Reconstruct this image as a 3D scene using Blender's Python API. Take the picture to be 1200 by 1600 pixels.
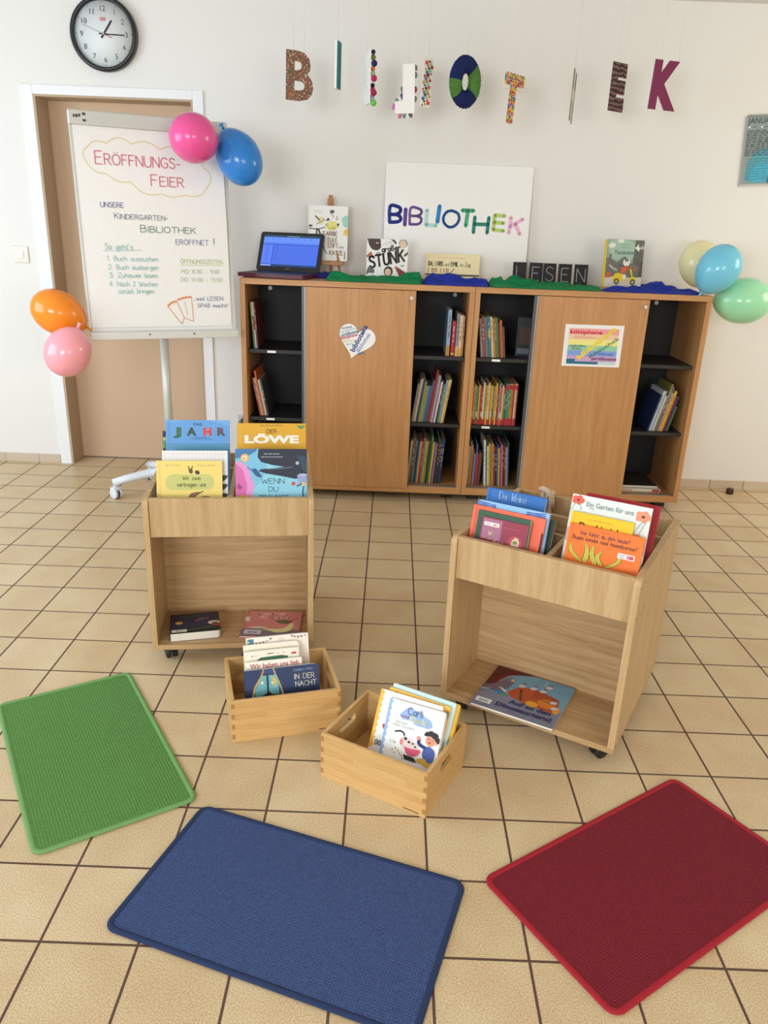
import bpy, bmesh, math, random
from mathutils import Vector, Matrix

for _o in list(bpy.data.objects):
    bpy.data.objects.remove(_o, do_unlink=True)
SC = bpy.context.scene
COL = SC.collection
PI = math.pi
R = math.radians

# ---------------------------------------------------------------- camera
cam_d = bpy.data.cameras.new('camera')
cam_d.sensor_fit = 'VERTICAL'
cam_d.sensor_height = 24.0
cam_d.lens = 1206.79 * 24.0 / 1600.0
cam_d.clip_start = 0.05
cam = bpy.data.objects.new('camera', cam_d)
COL.objects.link(cam)
_yaw, _pit, _rol = -1.52736744e-03, 3.53208745e-01, 3.86799714e-02
_fw = Vector((math.sin(_yaw) * math.cos(_pit), math.cos(_yaw) * math.cos(_pit), -math.sin(_pit)))
_r0 = Vector((math.cos(_yaw), -math.sin(_yaw), 0))
_u0 = _r0.cross(_fw)
_rt = _r0 * math.cos(_rol) + _u0 * math.sin(_rol)
_up = -_r0 * math.sin(_rol) + _u0 * math.cos(_rol)
cam.matrix_world = Matrix(((_rt.x, _up.x, -_fw.x, -0.13136), (_rt.y, _up.y, -_fw.y, -1.58187),
                           (_rt.z, _up.z, -_fw.z, 1.40748), (0, 0, 0, 1)))
SC.camera = cam

# ---------------------------------------------------------------- world, daylight, exposure
world = bpy.data.worlds.new('daylight')
SC.world = world
world.use_nodes = True
world.node_tree.nodes['Background'].inputs[0].default_value = (0.80, 0.90, 1.0, 1)
world.node_tree.nodes['Background'].inputs[1].default_value = 1.2


def area(name, loc, target, sx, sy, watts, color):
    d = bpy.data.lights.new(name, 'AREA')
    d.shape = 'RECTANGLE'
    d.size, d.size_y = sx, sy
    d.energy = watts
    d.color = color
    o = bpy.data.objects.new(name, d)
    COL.objects.link(o)
    o.location = loc
    o.rotation_euler = (Vector(target) - Vector(loc)).to_track_quat('-Z', 'Y').to_euler()
    return o


area('window_daylight_rear_left', (-1.75, -3.95, 1.6), (-1.2, 2.0, -0.6), 1.9, 1.3, 104, (0.86, 0.93, 1.0))
area('window_daylight_rear_right', (1.85, -3.95, 1.6), (1.5, 2.0, -0.6), 1.9, 1.3, 50, (1.0, 0.95, 0.84))
area('window_daylight_side', (-3.55, 0.55, 1.45), (-1.2, 1.9, 0.6), 2.0, 1.5, 52, (0.68, 0.84, 1.0))
area('window_daylight_right', (3.55, 1.85, 1.7), (0.6, 2.6, 1.0), 1.1, 1.0, 19, (1.0, 0.94, 0.78))

SC.view_settings.view_transform = 'Standard'
SC.view_settings.look = 'None'
SC.view_settings.gamma = 1.0
SC.view_settings.use_curve_mapping = False
SC.view_settings.exposure = 0.05

# ---------------------------------------------------------------- materials
MATS = {}


def lin(c):
    return tuple(((v / 255.0) / 12.92 if v / 255.0 <= 0.04045 else ((v / 255.0 + 0.055) / 1.055) ** 2.4) for v in c)


def newmat(name):
    m = bpy.data.materials.new(name)
    m.use_nodes = True
    nt = m.node_tree
    b = nt.nodes['Principled BSDF']
    return m, nt, b


def paint(rgb, rough=0.55, name=None, metal=0.0, coat=0.0, emit=0.0):
    """plain ink, paint, plastic or metal of one sRGB colour with a faint procedural unevenness"""
    key = (tuple(rgb), rough, metal, coat, emit)
    if key in MATS:
        return MATS[key]
    m, nt, b = newmat(name or 'colour_%02x%02x%02x' % tuple(int(v) for v in rgb))
    c = lin(rgb)
    n = nt.nodes.new('ShaderNodeTexNoise')
    n.inputs['Scale'].default_value = 90
    r = nt.nodes.new('ShaderNodeMixRGB')
    r.blend_type = 'MIX'
    r.inputs[1].default_value = (c[0] * .95, c[1] * .95, c[2] * .95, 1)
    r.inputs[2].default_value = (min(1, c[0] * 1.05), min(1, c[1] * 1.05), min(1, c[2] * 1.05), 1)
    nt.links.new(n.outputs[0], r.inputs[0])
    nt.links.new(r.outputs[0], b.inputs['Base Color'])
    b.inputs['Roughness'].default_value = rough
    b.inputs['Metallic'].default_value = metal
    b.inputs['Coat Weight'].default_value = coat
    if emit:
        nt.links.new(r.outputs[0], b.inputs['Emission Color'])
        b.inputs['Emission Strength'].default_value = emit
    MATS[key] = m
    return m


def ramp(nt, stops):
    r = nt.nodes.new('ShaderNodeValToRGB')
    e = r.color_ramp.elements
    while len(e) > 2:
        e.remove(e[-1])
    e[0].position, e[0].color = stops[0][0], (*lin(stops[0][1]), 1)
    e[1].position, e[1].color = stops[1][0], (*lin(stops[1][1]), 1)
    for p, c in stops[2:]:
        x = e.new(p)
        x.color = (*lin(c), 1)
    return r


def coords(nt, scale, kind='Object'):
    t = nt.nodes.new('ShaderNodeTexCoord')
    mp = nt.nodes.new('ShaderNodeMapping')
    mp.inputs['Scale'].default_value = scale
    nt.links.new(t.outputs[kind], mp.inputs[0])
    return mp


def wood(name, dark, mid, light, scale, rough=0.45, bands=5.0, dist=3.0):
    m, nt, b = newmat(name)
    mp = coords(nt, scale)
    n = nt.nodes.new('ShaderNodeTexNoise')
    n.inputs['Scale'].default_value = bands
    n.inputs['Detail'].default_value = 6
    n.inputs['Distortion'].default_value = dist * 0.12
    nt.links.new(mp.outputs[0], n.inputs['Vector'])
    r = ramp(nt, [(0.28, dark), (0.72, light), (0.5, mid)])
    nt.links.new(n.outputs[0], r.inputs[0])
    n2 = nt.nodes.new('ShaderNodeTexNoise')
    n2.inputs['Scale'].default_value = bands * 7
    n2.inputs['Detail'].default_value = 3
    nt.links.new(mp.outputs[0], n2.inputs['Vector'])
    mx = nt.nodes.new('ShaderNodeMixRGB')
    mx.blend_type = 'SOFT_LIGHT'
    mx.inputs[0].default_value = 0.25
    nt.links.new(r.outputs[0], mx.inputs[1])
    nt.links.new(n2.outputs[0], mx.inputs[2])
    nt.links.new(mx.outputs[0], b.inputs['Base Color'])
    b.inputs['Roughness'].default_value = rough
    return m


M = {}
# beech laminate (grain along z), for the cabinets
M['beech'] = wood('beech_laminate', (180, 126, 74), (189, 136, 83), (197, 146, 94), (9, 9, 0.55), 0.42)
M['beech_x'] = wood('beech_laminate_cross', (180, 126, 74), (189, 136, 83), (197, 146, 94), (0.55, 9, 9), 0.42)
# pale oak of the carts
M['oak'] = wood('pale_oak_laminate', (182, 149, 104), (194, 162, 117), (204, 173, 130), (10, 10, 0.7), 0.5)
M['oak_x'] = wood('pale_oak_laminate_cross', (170, 135, 92), (186, 152, 108), (200, 168, 125), (0.7, 10, 12), 0.5)
M['oak_edge'] = wood('pale_oak_edge', (196, 166, 122), (208, 180, 138), (220, 194, 152), (8, 8, 0.6), 0.5)
M['easel'] = wood('easel_wood', (150, 96, 54), (172, 116, 70), (186, 132, 86), (12, 12, 1), 0.5)


def bamboo():
    m, nt, b = newmat('bamboo_strips')
    mp = coords(nt, (1, 1, 1))
    br = nt.nodes.new('ShaderNodeTexBrick')
    br.offset = 0.37
    br.inputs['Scale'].default_value = 1.0
    br.inputs['Brick Width'].default_value = 0.16
    br.inputs['Row Height'].default_value = 0.019
    br.inputs['Mortar Size'].default_value = 0.0002
    br.inputs['Color1'].default_value = (*lin((214, 174, 116)), 1)
    br.inputs['Color2'].default_value = (*lin((204, 161, 102)), 1)
    br.inputs['Mortar'].default_value = (*lin((192, 146, 88)), 1)
    sp = nt.nodes.new('ShaderNodeSeparateXYZ')
    ad = nt.nodes.new('ShaderNodeMath')
    cb = nt.nodes.new('ShaderNodeCombineXYZ')
    nt.links.new(mp.outputs[0], sp.inputs[0])
    nt.links.new(sp.outputs[0], ad.inputs[0])
    nt.links.new(sp.outputs[1], ad.inputs[1])
    nt.links.new(ad.outputs[0], cb.inputs[0])
    nt.links.new(sp.outputs[2], cb.inputs[1])
    nt.links.new(cb.outputs[0], br.inputs['Vector'])
    n = nt.nodes.new('ShaderNodeTexNoise')
    n.inputs['Scale'].default_value = 4
    n.inputs['Detail'].default_value = 5
    mp2 = coords(nt, (3, 3, 60))
    nt.links.new(mp2.outputs[0], n.inputs['Vector'])
    mx = nt.nodes.new('ShaderNodeMixRGB')
    mx.blend_type = 'SOFT_LIGHT'
    mx.inputs[0].default_value = 0.45
    nt.links.new(br.outputs[0], mx.inputs[1])
    nt.links.new(n.outputs[0], mx.inputs[2])
    nt.links.new(mx.outputs[0], b.inputs['Base Color'])
    b.inputs['Roughness'].default_value = 0.4
    return m


M['bamboo'] = bamboo()
M['bamboo_end'] = paint((176, 128, 68), 0.5, 'bamboo_end_grain')


def tiles():
    m, nt, b = newmat('beige_floor_tiles')
    mp = coords(nt, (1, 1, 1))
    br = nt.nodes.new('ShaderNodeTexBrick')
    br.offset = 0.0
    br.squash = 1.0
    br.inputs['Scale'].default_value = 1.0
    br.inputs['Brick Width'].default_value = 0.202
    br.inputs['Row Height'].default_value = 0.202
    br.inputs['Mortar Size'].default_value = 0.0031
    br.inputs['Mortar Smooth'].default_value = 0.15
    br.inputs['Color1'].default_value = (*lin((212, 191, 156)), 1)
    br.inputs['Color2'].default_value = (*lin((203, 180, 143)), 1)
    br.inputs['Mortar'].default_value = (*lin((88, 62, 50)), 1)
    nt.links.new(mp.outputs[0], br.inputs['Vector'])
    # cloudy glaze and fine speckle
    n1 = nt.nodes.new('ShaderNodeTexNoise')
    n1.inputs['Scale'].default_value = 7
    n1.inputs['Detail'].default_value = 4
    nt.links.new(mp.outputs[0], n1.inputs['Vector'])
    r1 = ramp(nt, [(0.3, (176, 172, 164)), (0.7, (200, 200, 200))])
    nt.links.new(n1.outputs[0], r1.inputs[0])
    n2 = nt.nodes.new('ShaderNodeTexNoise')
    n2.inputs['Scale'].default_value = 320
    n2.inputs['Detail'].default_value = 2
    nt.links.new(mp.outputs[0], n2.inputs['Vector'])
    r2 = ramp(nt, [(0.36, (134, 124, 108)), (0.62, (220, 220, 220))])
    nt.links.new(n2.outputs[0], r2.inputs[0])
    a = nt.nodes.new('ShaderNodeMixRGB')
    a.blend_type = 'OVERLAY'
    a.inputs[0].default_value = 0.55
    nt.links.new(br.outputs['Color'], a.inputs[1])
    nt.links.new(r1.outputs[0], a.inputs[2])
    c = nt.nodes.new('ShaderNodeMixRGB')
    c.blend_type = 'OVERLAY'
    c.inputs[0].default_value = 0.5
    nt.links.new(a.outputs[0], c.inputs[1])
    nt.links.new(r2.outputs[0], c.inputs[2])
    d = nt.nodes.new('ShaderNodeMixRGB')
    nt.links.new(br.outputs['Fac'], d.inputs[0])
    nt.links.new(c.outputs[0], d.inputs[1])
    d.inputs[2].default_value = (*lin((92, 66, 54)), 1)
    nt.links.new(d.outputs[0], b.inputs['Base Color'])
    rr = nt.nodes.new('ShaderNodeMapRange')
    rr.inputs[3].default_value = 0.42
    rr.inputs[4].default_value = 0.9
    nt.links.new(br.outputs['Fac'], rr.inputs[0])
    nt.links.new(rr.outputs[0], b.inputs['Roughness'])
    bp = nt.nodes.new('ShaderNodeBump')
    bp.inputs['Strength'].default_value = 0.5
    bp.inputs['Distance'].default_value = 0.002
    bp.invert = True
    nt.links.new(br.outputs['Fac'], bp.inputs['Height'])
    nt.links.new(bp.outputs[0], b.inputs['Normal'])
    return m


def skirting(grout):
    m, nt, b = newmat('skirting_tiles')
    mp = coords(nt, (1, 1, 1))
    mp.inputs['Location'].default_value = (0.005, 0, 0)
    br = nt.nodes.new('ShaderNodeTexBrick')
    br.offset = 0.0
    br.inputs['Scale'].default_value = 1.0
    br.inputs['Brick Width'].default_value = 0.202
    br.inputs['Row Height'].default_value = 3.0
    br.inputs['Mortar Size'].default_value = 0.0022
    br.inputs['Color1'].default_value = (*lin((208, 190, 168)), 1)
    br.inputs['Color2'].default_value = (*lin((198, 180, 156)), 1)
    br.inputs['Mortar'].default_value = (*lin(grout), 1)
    sp = nt.nodes.new('ShaderNodeSeparateXYZ')
    cb = nt.nodes.new('ShaderNodeCombineXYZ')
    nt.links.new(mp.outputs[0], sp.inputs[0])
    nt.links.new(sp.outputs[0], cb.inputs[0])
    cb.inputs[1].default_value = 1.5
    nt.links.new(cb.outputs[0], br.inputs['Vector'])
    nt.links.new(br.outputs[0], b.inputs['Base Color'])
    b.inputs['Roughness'].default_value = 0.4
    return m


def plaster(name, rgb, bump=0.06):
    m, nt, b = newmat(name)
    c = lin(rgb)
    n = nt.nodes.new('ShaderNodeTexNoise')
    n.inputs['Scale'].default_value = 2.2
    n.inputs['Detail'].default_value = 5
    mp = coords(nt, (1, 1, 1))
    nt.links.new(mp.outputs[0], n.inputs['Vector'])
    r = nt.nodes.new('ShaderNodeMixRGB')
    r.inputs[1].default_value = (c[0] * .97, c[1] * .97, c[2] * .97, 1)
    r.inputs[2].default_value = (c[0], c[1], c[2], 1)
    nt.links.new(n.outputs[0], r.inputs[0])
    nt.links.new(r.outputs[0], b.inputs['Base Color'])
    b.inputs['Roughness'].default_value = 0.85
    n2 = nt.nodes.new('ShaderNodeTexNoise')
    n2.inputs['Scale'].default_value = 60
    n2.inputs['Detail'].default_value = 4
    nt.links.new(mp.outputs[0], n2.inputs['Vector'])
    bp = nt.nodes.new('ShaderNodeBump')
    bp.inputs['Strength'].default_value = bump
    bp.inputs['Distance'].default_value = 0.004
    nt.links.new(n2.outputs[0], bp.inputs['Height'])
    nt.links.new(bp.outputs[0], b.inputs['Normal'])
    return m


def carpet(name, dark, light, pitch, fuzz=0.45):
    m, nt, b = newmat(name)
    mp = coords(nt, (1, 1, 1))
    w1 = nt.nodes.new('ShaderNodeTexWave')
    w2 = nt.nodes.new('ShaderNodeTexWave')
    for w, ax in ((w1, 'X'), (w2, 'Y')):
        w.bands_direction = ax
        w.inputs['Scale'].default_value = 0.314 / pitch
        w.inputs['Distortion'].default_value = 0.6
        w.inputs['Detail'].default_value = 1
        w.inputs['Detail Scale'].default_value = 3
        nt.links.new(mp.outputs[0], w.inputs['Vector'])
    mul = nt.nodes.new('ShaderNodeMath')
    mul.operation = 'MULTIPLY'
    nt.links.new(w1.outputs['Fac'], mul.inputs[0])
    nt.links.new(w2.outputs['Fac'], mul.inputs[1])
    n = nt.nodes.new('ShaderNodeTexNoise')
    n.inputs['Scale'].default_value = 260
    n.inputs['Detail'].default_value = 3
    nt.links.new(mp.outputs[0], n.inputs['Vector'])
    mi = nt.nodes.new('ShaderNodeMath')
    mi.operation = 'MULTIPLY_ADD'
    mi.inputs[1].default_value = 1 - fuzz
    nt.links.new(mul.outputs[0], mi.inputs[0])
    h = nt.nodes.new('ShaderNodeMath')
    h.operation = 'MULTIPLY'
    h.inputs[1].default_value = fuzz
    nt.links.new(n.outputs[0], h.inputs[0])
    nt.links.new(h.outputs[0], mi.inputs[2])
    r = ramp(nt, [(0.15, dark), (0.7, light)])
    nt.links.new(mi.outputs[0], r.inputs[0])
    nt.links.new(r.outputs[0], b.inputs['Base Color'])
    b.inputs['Roughness'].default_value = 0.95
    bp = nt.nodes.new('ShaderNodeBump')
    bp.inputs['Strength'].default_value = 0.7
    bp.inputs['Distance'].default_value = 0.003
    nt.links.new(mi.outputs[0], bp.inputs['Height'])
    nt.links.new(bp.outputs[0], b.inputs['Normal'])
    return m


def latex(name, rgb):
    m, nt, b = newmat(name)
    c = lin(rgb)
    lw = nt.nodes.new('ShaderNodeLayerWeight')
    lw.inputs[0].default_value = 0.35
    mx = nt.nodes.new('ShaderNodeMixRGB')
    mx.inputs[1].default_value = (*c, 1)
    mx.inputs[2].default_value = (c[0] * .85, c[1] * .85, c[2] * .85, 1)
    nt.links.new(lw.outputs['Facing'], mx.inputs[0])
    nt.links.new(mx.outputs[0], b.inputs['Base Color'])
    b.inputs['Roughness'].default_value = 0.16
    b.inputs['Subsurface Weight'].default_value = 0.25
    b.inputs['Subsurface Radius'].default_value = (0.06, 0.06, 0.06)
    b.inputs['Subsurface Scale'].default_value = 0.5
    return m


def silk(name, rgb, alpha):
    m, nt, b = newmat(name)
    mp = coords(nt, (1, 1, 1))
    n = nt.nodes.new('ShaderNodeTexNoise')
    n.inputs['Scale'].default_value = 30
    nt.links.new(mp.outputs[0], n.inputs['Vector'])
    c = lin(rgb)
    r = nt.nodes.new('ShaderNodeMixRGB')
    r.inputs[1].default_value = (c[0] * .8, c[1] * .8, c[2] * .8, 1)
    r.inputs[2].default_value = (min(1, c[0] * 1.2), min(1, c[1] * 1.2), min(1, c[2] * 1.2), 1)
    nt.links.new(n.outputs[0], r.inputs[0])
    nt.links.new(r.outputs[0], b.inputs['Base Color'])
    b.inputs['Roughness'].default_value = 0.55
    b.inputs['Specular IOR Level'].default_value = 0.25
    b.inputs['Alpha'].default_value = alpha
    return m


def sprinkle(name, base, cols, scale):
    """felt surface with scattered coloured sequins"""
    m, nt, b = newmat(name)
    mp = coords(nt, (1, 1, 1))
    v = nt.nodes.new('ShaderNodeTexVoronoi')
    v.inputs['Scale'].default_value = scale
    nt.links.new(mp.outputs[0], v.inputs['Vector'])
    hsv = nt.nodes.new('ShaderNodeSeparateColor')
    nt.links.new(v.outputs['Color'], hsv.inputs[0])
    st = [(i / len(cols), c) for i, c in enumerate(cols)]
    r = ramp(nt, [st[0], st[1]] + st[2:])
    r.color_ramp.interpolation = 'CONSTANT'
    nt.links.new(hsv.outputs[0], r.inputs[0])
    lt = nt.nodes.new('ShaderNodeMath')
    lt.operation = 'LESS_THAN'
    lt.inputs[1].default_value = 0.42
    nt.links.new(v.outputs['Distance'], lt.inputs[0])
    mx = nt.nodes.new('ShaderNodeMixRGB')
    nt.links.new(lt.outputs[0], mx.inputs[0])
    mx.inputs[1].default_value = (*lin(base), 1)
    nt.links.new(r.outputs[0], mx.inputs[2])
    nt.links.new(mx.outputs[0], b.inputs['Base Color'])
    b.inputs['Roughness'].default_value = 0.6
    return m


def stripes(name, a, c, d):
    m, nt, b = newmat(name)
    mp = coords(nt, (1, 1, 1))
    w = nt.nodes.new('ShaderNodeTexWave')
    w.bands_direction = 'Z'
    w.inputs['Scale'].default_value = 15
    w.inputs['Distortion'].default_value = 5
    w.inputs['Detail Scale'].default_value = 2.0
    nt.links.new(mp.outputs[0], w.inputs['Vector'])
    r = ramp(nt, [(0.0, a), (0.75, d), (0.38, c)])
    r.color_ramp.interpolation = 'CONSTANT'
    nt.links.new(w.outputs['Fac'], r.inputs[0])
    nt.links.new(r.outputs[0], b.inputs['Base Color'])
    b.inputs['Roughness'].default_value = 0.9
    return m


def yarn(name, rgb):
    m, nt, b = newmat(name)
    mp = coords(nt, (1, 1, 1))
    n = nt.nodes.new('ShaderNodeTexNoise')
    n.inputs['Scale'].default_value = 170
    nt.links.new(mp.outputs[0], n.inputs['Vector'])
    c = lin(rgb)
    r = nt.nodes.new('ShaderNodeMixRGB')
    r.inputs[1].default_value = (c[0] * .45, c[1] * .45, c[2] * .45, 1)
    r.inputs[2].default_value = (min(1, c[0] * 1.5), min(1, c[1] * 1.5), min(1, c[2] * 1.5), 1)
    nt.links.new(n.outputs[0], r.inputs[0])
    nt.links.new(r.outputs[0], b.inputs['Base Color'])
    b.inputs['Roughness'].default_value = 1.0
    bp = nt.nodes.new('ShaderNodeBump')
    bp.inputs['Strength'].default_value = 1.0
    bp.inputs['Distance'].default_value = 0.006
    nt.links.new(n.outputs[0], bp.inputs['Height'])
    nt.links.new(bp.outputs[0], b.inputs['Normal'])
    return m


M['tiles'] = tiles()
M['skirting_left'] = skirting((150, 142, 134))
M['skirting_right'] = skirting((120, 104, 88))
M['wall'] = plaster('white_plaster', (232, 229, 224))
M['ceiling'] = plaster('ceiling_paint', (222, 220, 216))
M['frame_white'] = plaster('white_frame_paint', (238, 238, 238), 0.02)
M['door_tan'] = plaster('tan_door_paint', (206, 176, 146), 0.02)
M['jamb_tan'] = plaster('tan_jamb_paint', (186, 162, 136), 0.02)
M['black_panel'] = paint((15, 15, 17), 0.6, 'black_laminate')
M['shelf_black'] = paint((36, 34, 33), 0.5, 'black_shelf')
M['alu'] = paint((150, 150, 148), 0.38, 'aluminium', 0.7)
M['alu_light'] = paint((206, 206, 200), 0.4, 'light_metal', 0.25)
M['white_plastic'] = paint((226, 230, 236), 0.4, 'white_plastic')
M['black_plastic'] = paint((22, 23, 25), 0.4, 'black_plastic')
M['paper'] = paint((243, 241, 238), 0.8, 'white_paper')
M['pages'] = paint((234, 228, 214), 0.85, 'book_pages')
M['thread'] = paint((226, 222, 216), 0.7, 'white_thread')
M['silver'] = paint((200, 198, 192), 0.25, 'silver_metal', 1.0)

# ---------------------------------------------------------------- mesh building
WM = {}


class MB:
    """collects shapes with their own materials into ONE mesh object"""

    def __init__(self):
        self.bm = bmesh.new()
        self.mats = []

    def mi(self, m):
        if m not in self.mats:
            self.mats.append(m)
        return self.mats.index(m)

    def face(self, pts, m, smooth=False):
        vs = [self.bm.verts.new(p) for p in pts]
        f = self.bm.faces.new(vs)
        f.material_index = self.mi(m)
        f.smooth = smooth
        return f

    def grid(self, rows, m, smooth=True, close_u=False, close_v=False):
        vs = [[self.bm.verts.new(p) for p in r] for r in rows]
        k = self.mi(m)
        nr, nc = len(vs), len(vs[0])
        for i in range(nr if close_v else nr - 1):
            for j in range(nc if close_u else nc - 1):
                a, b = vs[i], vs[(i + 1) % nr]
                try:
                    f = self.bm.faces.new((a[j], a[(j + 1) % nc], b[(j + 1) % nc], b[j]))
                    f.material_index = k
                    f.smooth = smooth
                except ValueError:
                    pass
        return vs

    def box(self, lo, hi, m, bevel=0.0, seg=2, mat=None):
        g = bmesh.new()
        bmesh.ops.create_cube(g, size=1.0)
        sx, sy, sz = (hi[i] - lo[i] for i in range(3))
        for v in g.verts:
            v.co = Vector(((v.co.x + .5) * sx + lo[0], (v.co.y + .5) * sy + lo[1], (v.co.z + .5) * sz + lo[2]))
        if bevel > 0:
            bevel = min(bevel, 0.45 * min(abs(sx), abs(sy), abs(sz)))
            bmesh.ops.bevel(g, geom=list(g.edges), offset=bevel, segments=seg, affect='EDGES', profile=0.5)
        self.add(g, m, mat)

    def add(self, g, m, mat=None, smooth=None):
        k = self.mi(m)
        mp = {}
        for v in g.verts:
            mp[v.index if v.index >= 0 else id(v)] = None
        g.verts.index_update()
        new = [self.bm.verts.new(mat @ v.co if mat else v.co) for v in g.verts]
        for f in g.faces:
            try:
                h = self.bm.faces.new([new[v.index] for v in f.verts])
                h.material_index = k
                h.smooth = f.smooth if smooth is None else smooth
            except ValueError:
                pass
        g.free()

    def prism(self, poly, z0, z1, m, mat=None, smooth=False):
        """polygon in xy extruded along z, then placed by mat"""
        g = bmesh.new()
        a = [g.verts.new((x, y, z0)) for x, y in poly]
        b = [g.verts.new((x, y, z1)) for x, y in poly]
        n = len(poly)
        g.faces.new(a[::-1])
        g.faces.new(b)
        for i in range(n):
            f = g.faces.new((a[i], a[(i + 1) % n], b[(i + 1) % n], b[i]))
            f.smooth = smooth
        bmesh.ops.recalc_face_normals(g, faces=list(g.faces))
        self.add(g, m, mat)

    def ring(self, outer, inner, z0, z1, m, mat=None):
        """polygon with a hole (same point count) extruded along z"""
        g = bmesh.new()
        n = len(outer)
        L = [[g.verts.new((x, y, z)) for x, y in P] for P, z in
             ((outer, z0), (inner, z0), (outer, z1), (inner, z1))]
        for i in range(n):
            j = (i + 1) % n
            g.faces.new((L[0][i], L[0][j], L[1][j], L[1][i]))
            g.faces.new((L[2][i], L[2][j], L[3][j], L[3][i]))
            g.faces.new((L[0][i], L[0][j], L[2][j], L[2][i]))
            g.faces.new((L[1][i], L[1][j], L[3][j], L[3][i]))
        bmesh.ops.recalc_face_normals(g, faces=list(g.faces))
        self.add(g, m, mat)

    def lathe(self, prof, m, mat=None, seg=24, smooth=True):
        """(radius, z) profile turned round z"""
        g = bmesh.new()
        rows = []
        for r, z in prof:
            if r < 1e-6:
                rows.append([g.verts.new((0, 0, z))])
            else:
                rows.append([g.verts.new((r * math.cos(2 * PI * i / seg), r * math.sin(2 * PI * i / seg), z)) for i in range(seg)])
        for a, b in zip(rows[:-1], rows[1:]):
            for i in range(seg):
                j = (i + 1) % seg
                q = [a[i] if len(a) > 1 else a[0], a[j] if len(a) > 1 else a[0],
                     b[j] if len(b) > 1 else b[0], b[i] if len(b) > 1 else b[0]]
                u = []
                for v in q:
                    if v not in u:
                        u.append(v)
                if len(u) > 2:
                    f = g.faces.new(u)
                    f.smooth = smooth
        for e in (rows[0], rows[-1]):
            if len(e) > 1:
                g.faces.new(e)
        bmesh.ops.recalc_face_normals(g, faces=list(g.faces))
        self.add(g, m, mat)

    def cyl(self, p, q, r, m, seg=16, r2=None):
        p, q = Vector(p), Vector(q)
        d = q - p
        mat = Matrix.Translation(p) @ d.to_track_quat('Z', 'Y').to_matrix().to_4x4()
        self.lathe([(r, 0), (r if r2 is None else r2, d.length)], m, mat, seg)

    def tube(self, pts, r, m, seg=10, closed=False, flat=None):
        pts = [Vector(p) for p in pts]
        n = len(pts)
        rows = []
        up = Vector((0, 0, 1))
        for i, p in enumerate(pts):
            if closed:
                t = pts[(i + 1) % n] - pts[i - 1]
            else:
                t = pts[min(i + 1, n - 1)] - pts[max(i - 1, 0)]
            t.normalize()
            s = t.cross(up)
            if s.length < 1e-4:
                s = t.cross(Vector((1, 0, 0)))
            s.normalize()
            w = s.cross(t)
            rr = r[i] if isinstance(r, (list, tuple)) else r
            fl = flat if flat else 1.0
            rows.append([p + (s * math.cos(2 * PI * k / seg) + w * fl * math.sin(2 * PI * k / seg)) * rr for k in range(seg)])
        vs = self.grid(rows, m, True, True, closed)
        if not closed:
            k = self.mi(m)
            for row in (vs[0], vs[-1]):
                try:
                    f = self.bm.faces.new(row)
                    f.material_index = k
                except ValueError:
                    pass

    def ball(self, c, r, m, sub=2, scale=(1, 1, 1)):
        g = bmesh.new()
        bmesh.ops.create_icosphere(g, subdivisions=sub, radius=r)
        for f in g.faces:
            f.smooth = True
        self.add(g, m, Matrix.Translation(c) @ Matrix.Diagonal((*scale, 1)))

    def build(self, name, parent=None, world=False, normals=True):
        if normals:
            pass
        me = bpy.data.meshes.new(name)
        self.bm.to_mesh(me)
        self.bm.free()
        for m in self.mats:
            me.materials.append(m)
        o = bpy.data.objects.new(name, me)
        COL.objects.link(o)
        if parent:
            if world:
                r = parent
                while r.parent:
                    r = r.parent
                me.transform(WM[r.name].inverted())
            o.parent = parent
        else:
            WM[o.name] = Matrix.Identity(4)
        return o


def tag(o, label, cat, group=None, kind=None):
    if label:
        o['label'] = label
    if cat:
        o['category'] = cat
    if group:
        o['group'] = group
    if kind:
        o['kind'] = kind
    return o


def thing(name, label, cat, mat=None, group=None):
    o = bpy.data.objects.new(name, None)
    o.empty_display_size = 0.05
    COL.objects.link(o)
    mat = mat or Matrix.Identity(4)
    o.matrix_world = mat
    WM[o.name] = mat.copy()
    return tag(o, label, cat, group)


def struct(o):
    o['kind'] = 'structure'
    return o


def frame(o, ux, uy, uz=None):
    """matrix from an origin and axes"""
    ux, uy = Vector(ux).normalized(), Vector(uy).normalized()
    uz = Vector(uz).normalized() if uz else ux.cross(uy)
    return Matrix(((ux.x, uy.x, uz.x, o[0]), (ux.y, uy.y, uz.y, o[1]), (ux.z, uy.z, uz.z, o[2]), (0, 0, 0, 1)))


def rounded(w, h, r, n=5, x0=0.0, y0=0.0, corners=(1, 1, 1, 1)):
    """rounded rectangle, counter-clockwise from bottom left; corners bl, br, tr, tl"""
    out = []
    for k, (cx, cy, a0) in enumerate(((r, r, 180), (w - r, r, 270), (w - r, h - r, 0), (r, h - r, 90))):
        if corners[k]:
            for i in range(n + 1):
                a = R(a0 + 90 * i / n)
                out.append((x0 + cx + r * math.cos(a), y0 + cy + r * math.sin(a)))
        else:
            out.append((x0 + (0 if k in (0, 3) else w), y0 + (0 if k < 2 else h)))
    return out


# ---------------------------------------------------------------- hand lettering: single-line alphabet
G = {}


def _g(ch, w, *strokes):
    G[ch] = (w, [([tuple(float(q) for q in p.split(',')) for p in s.lstrip('~').split()], s[0] == '~') for s in strokes])


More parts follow.
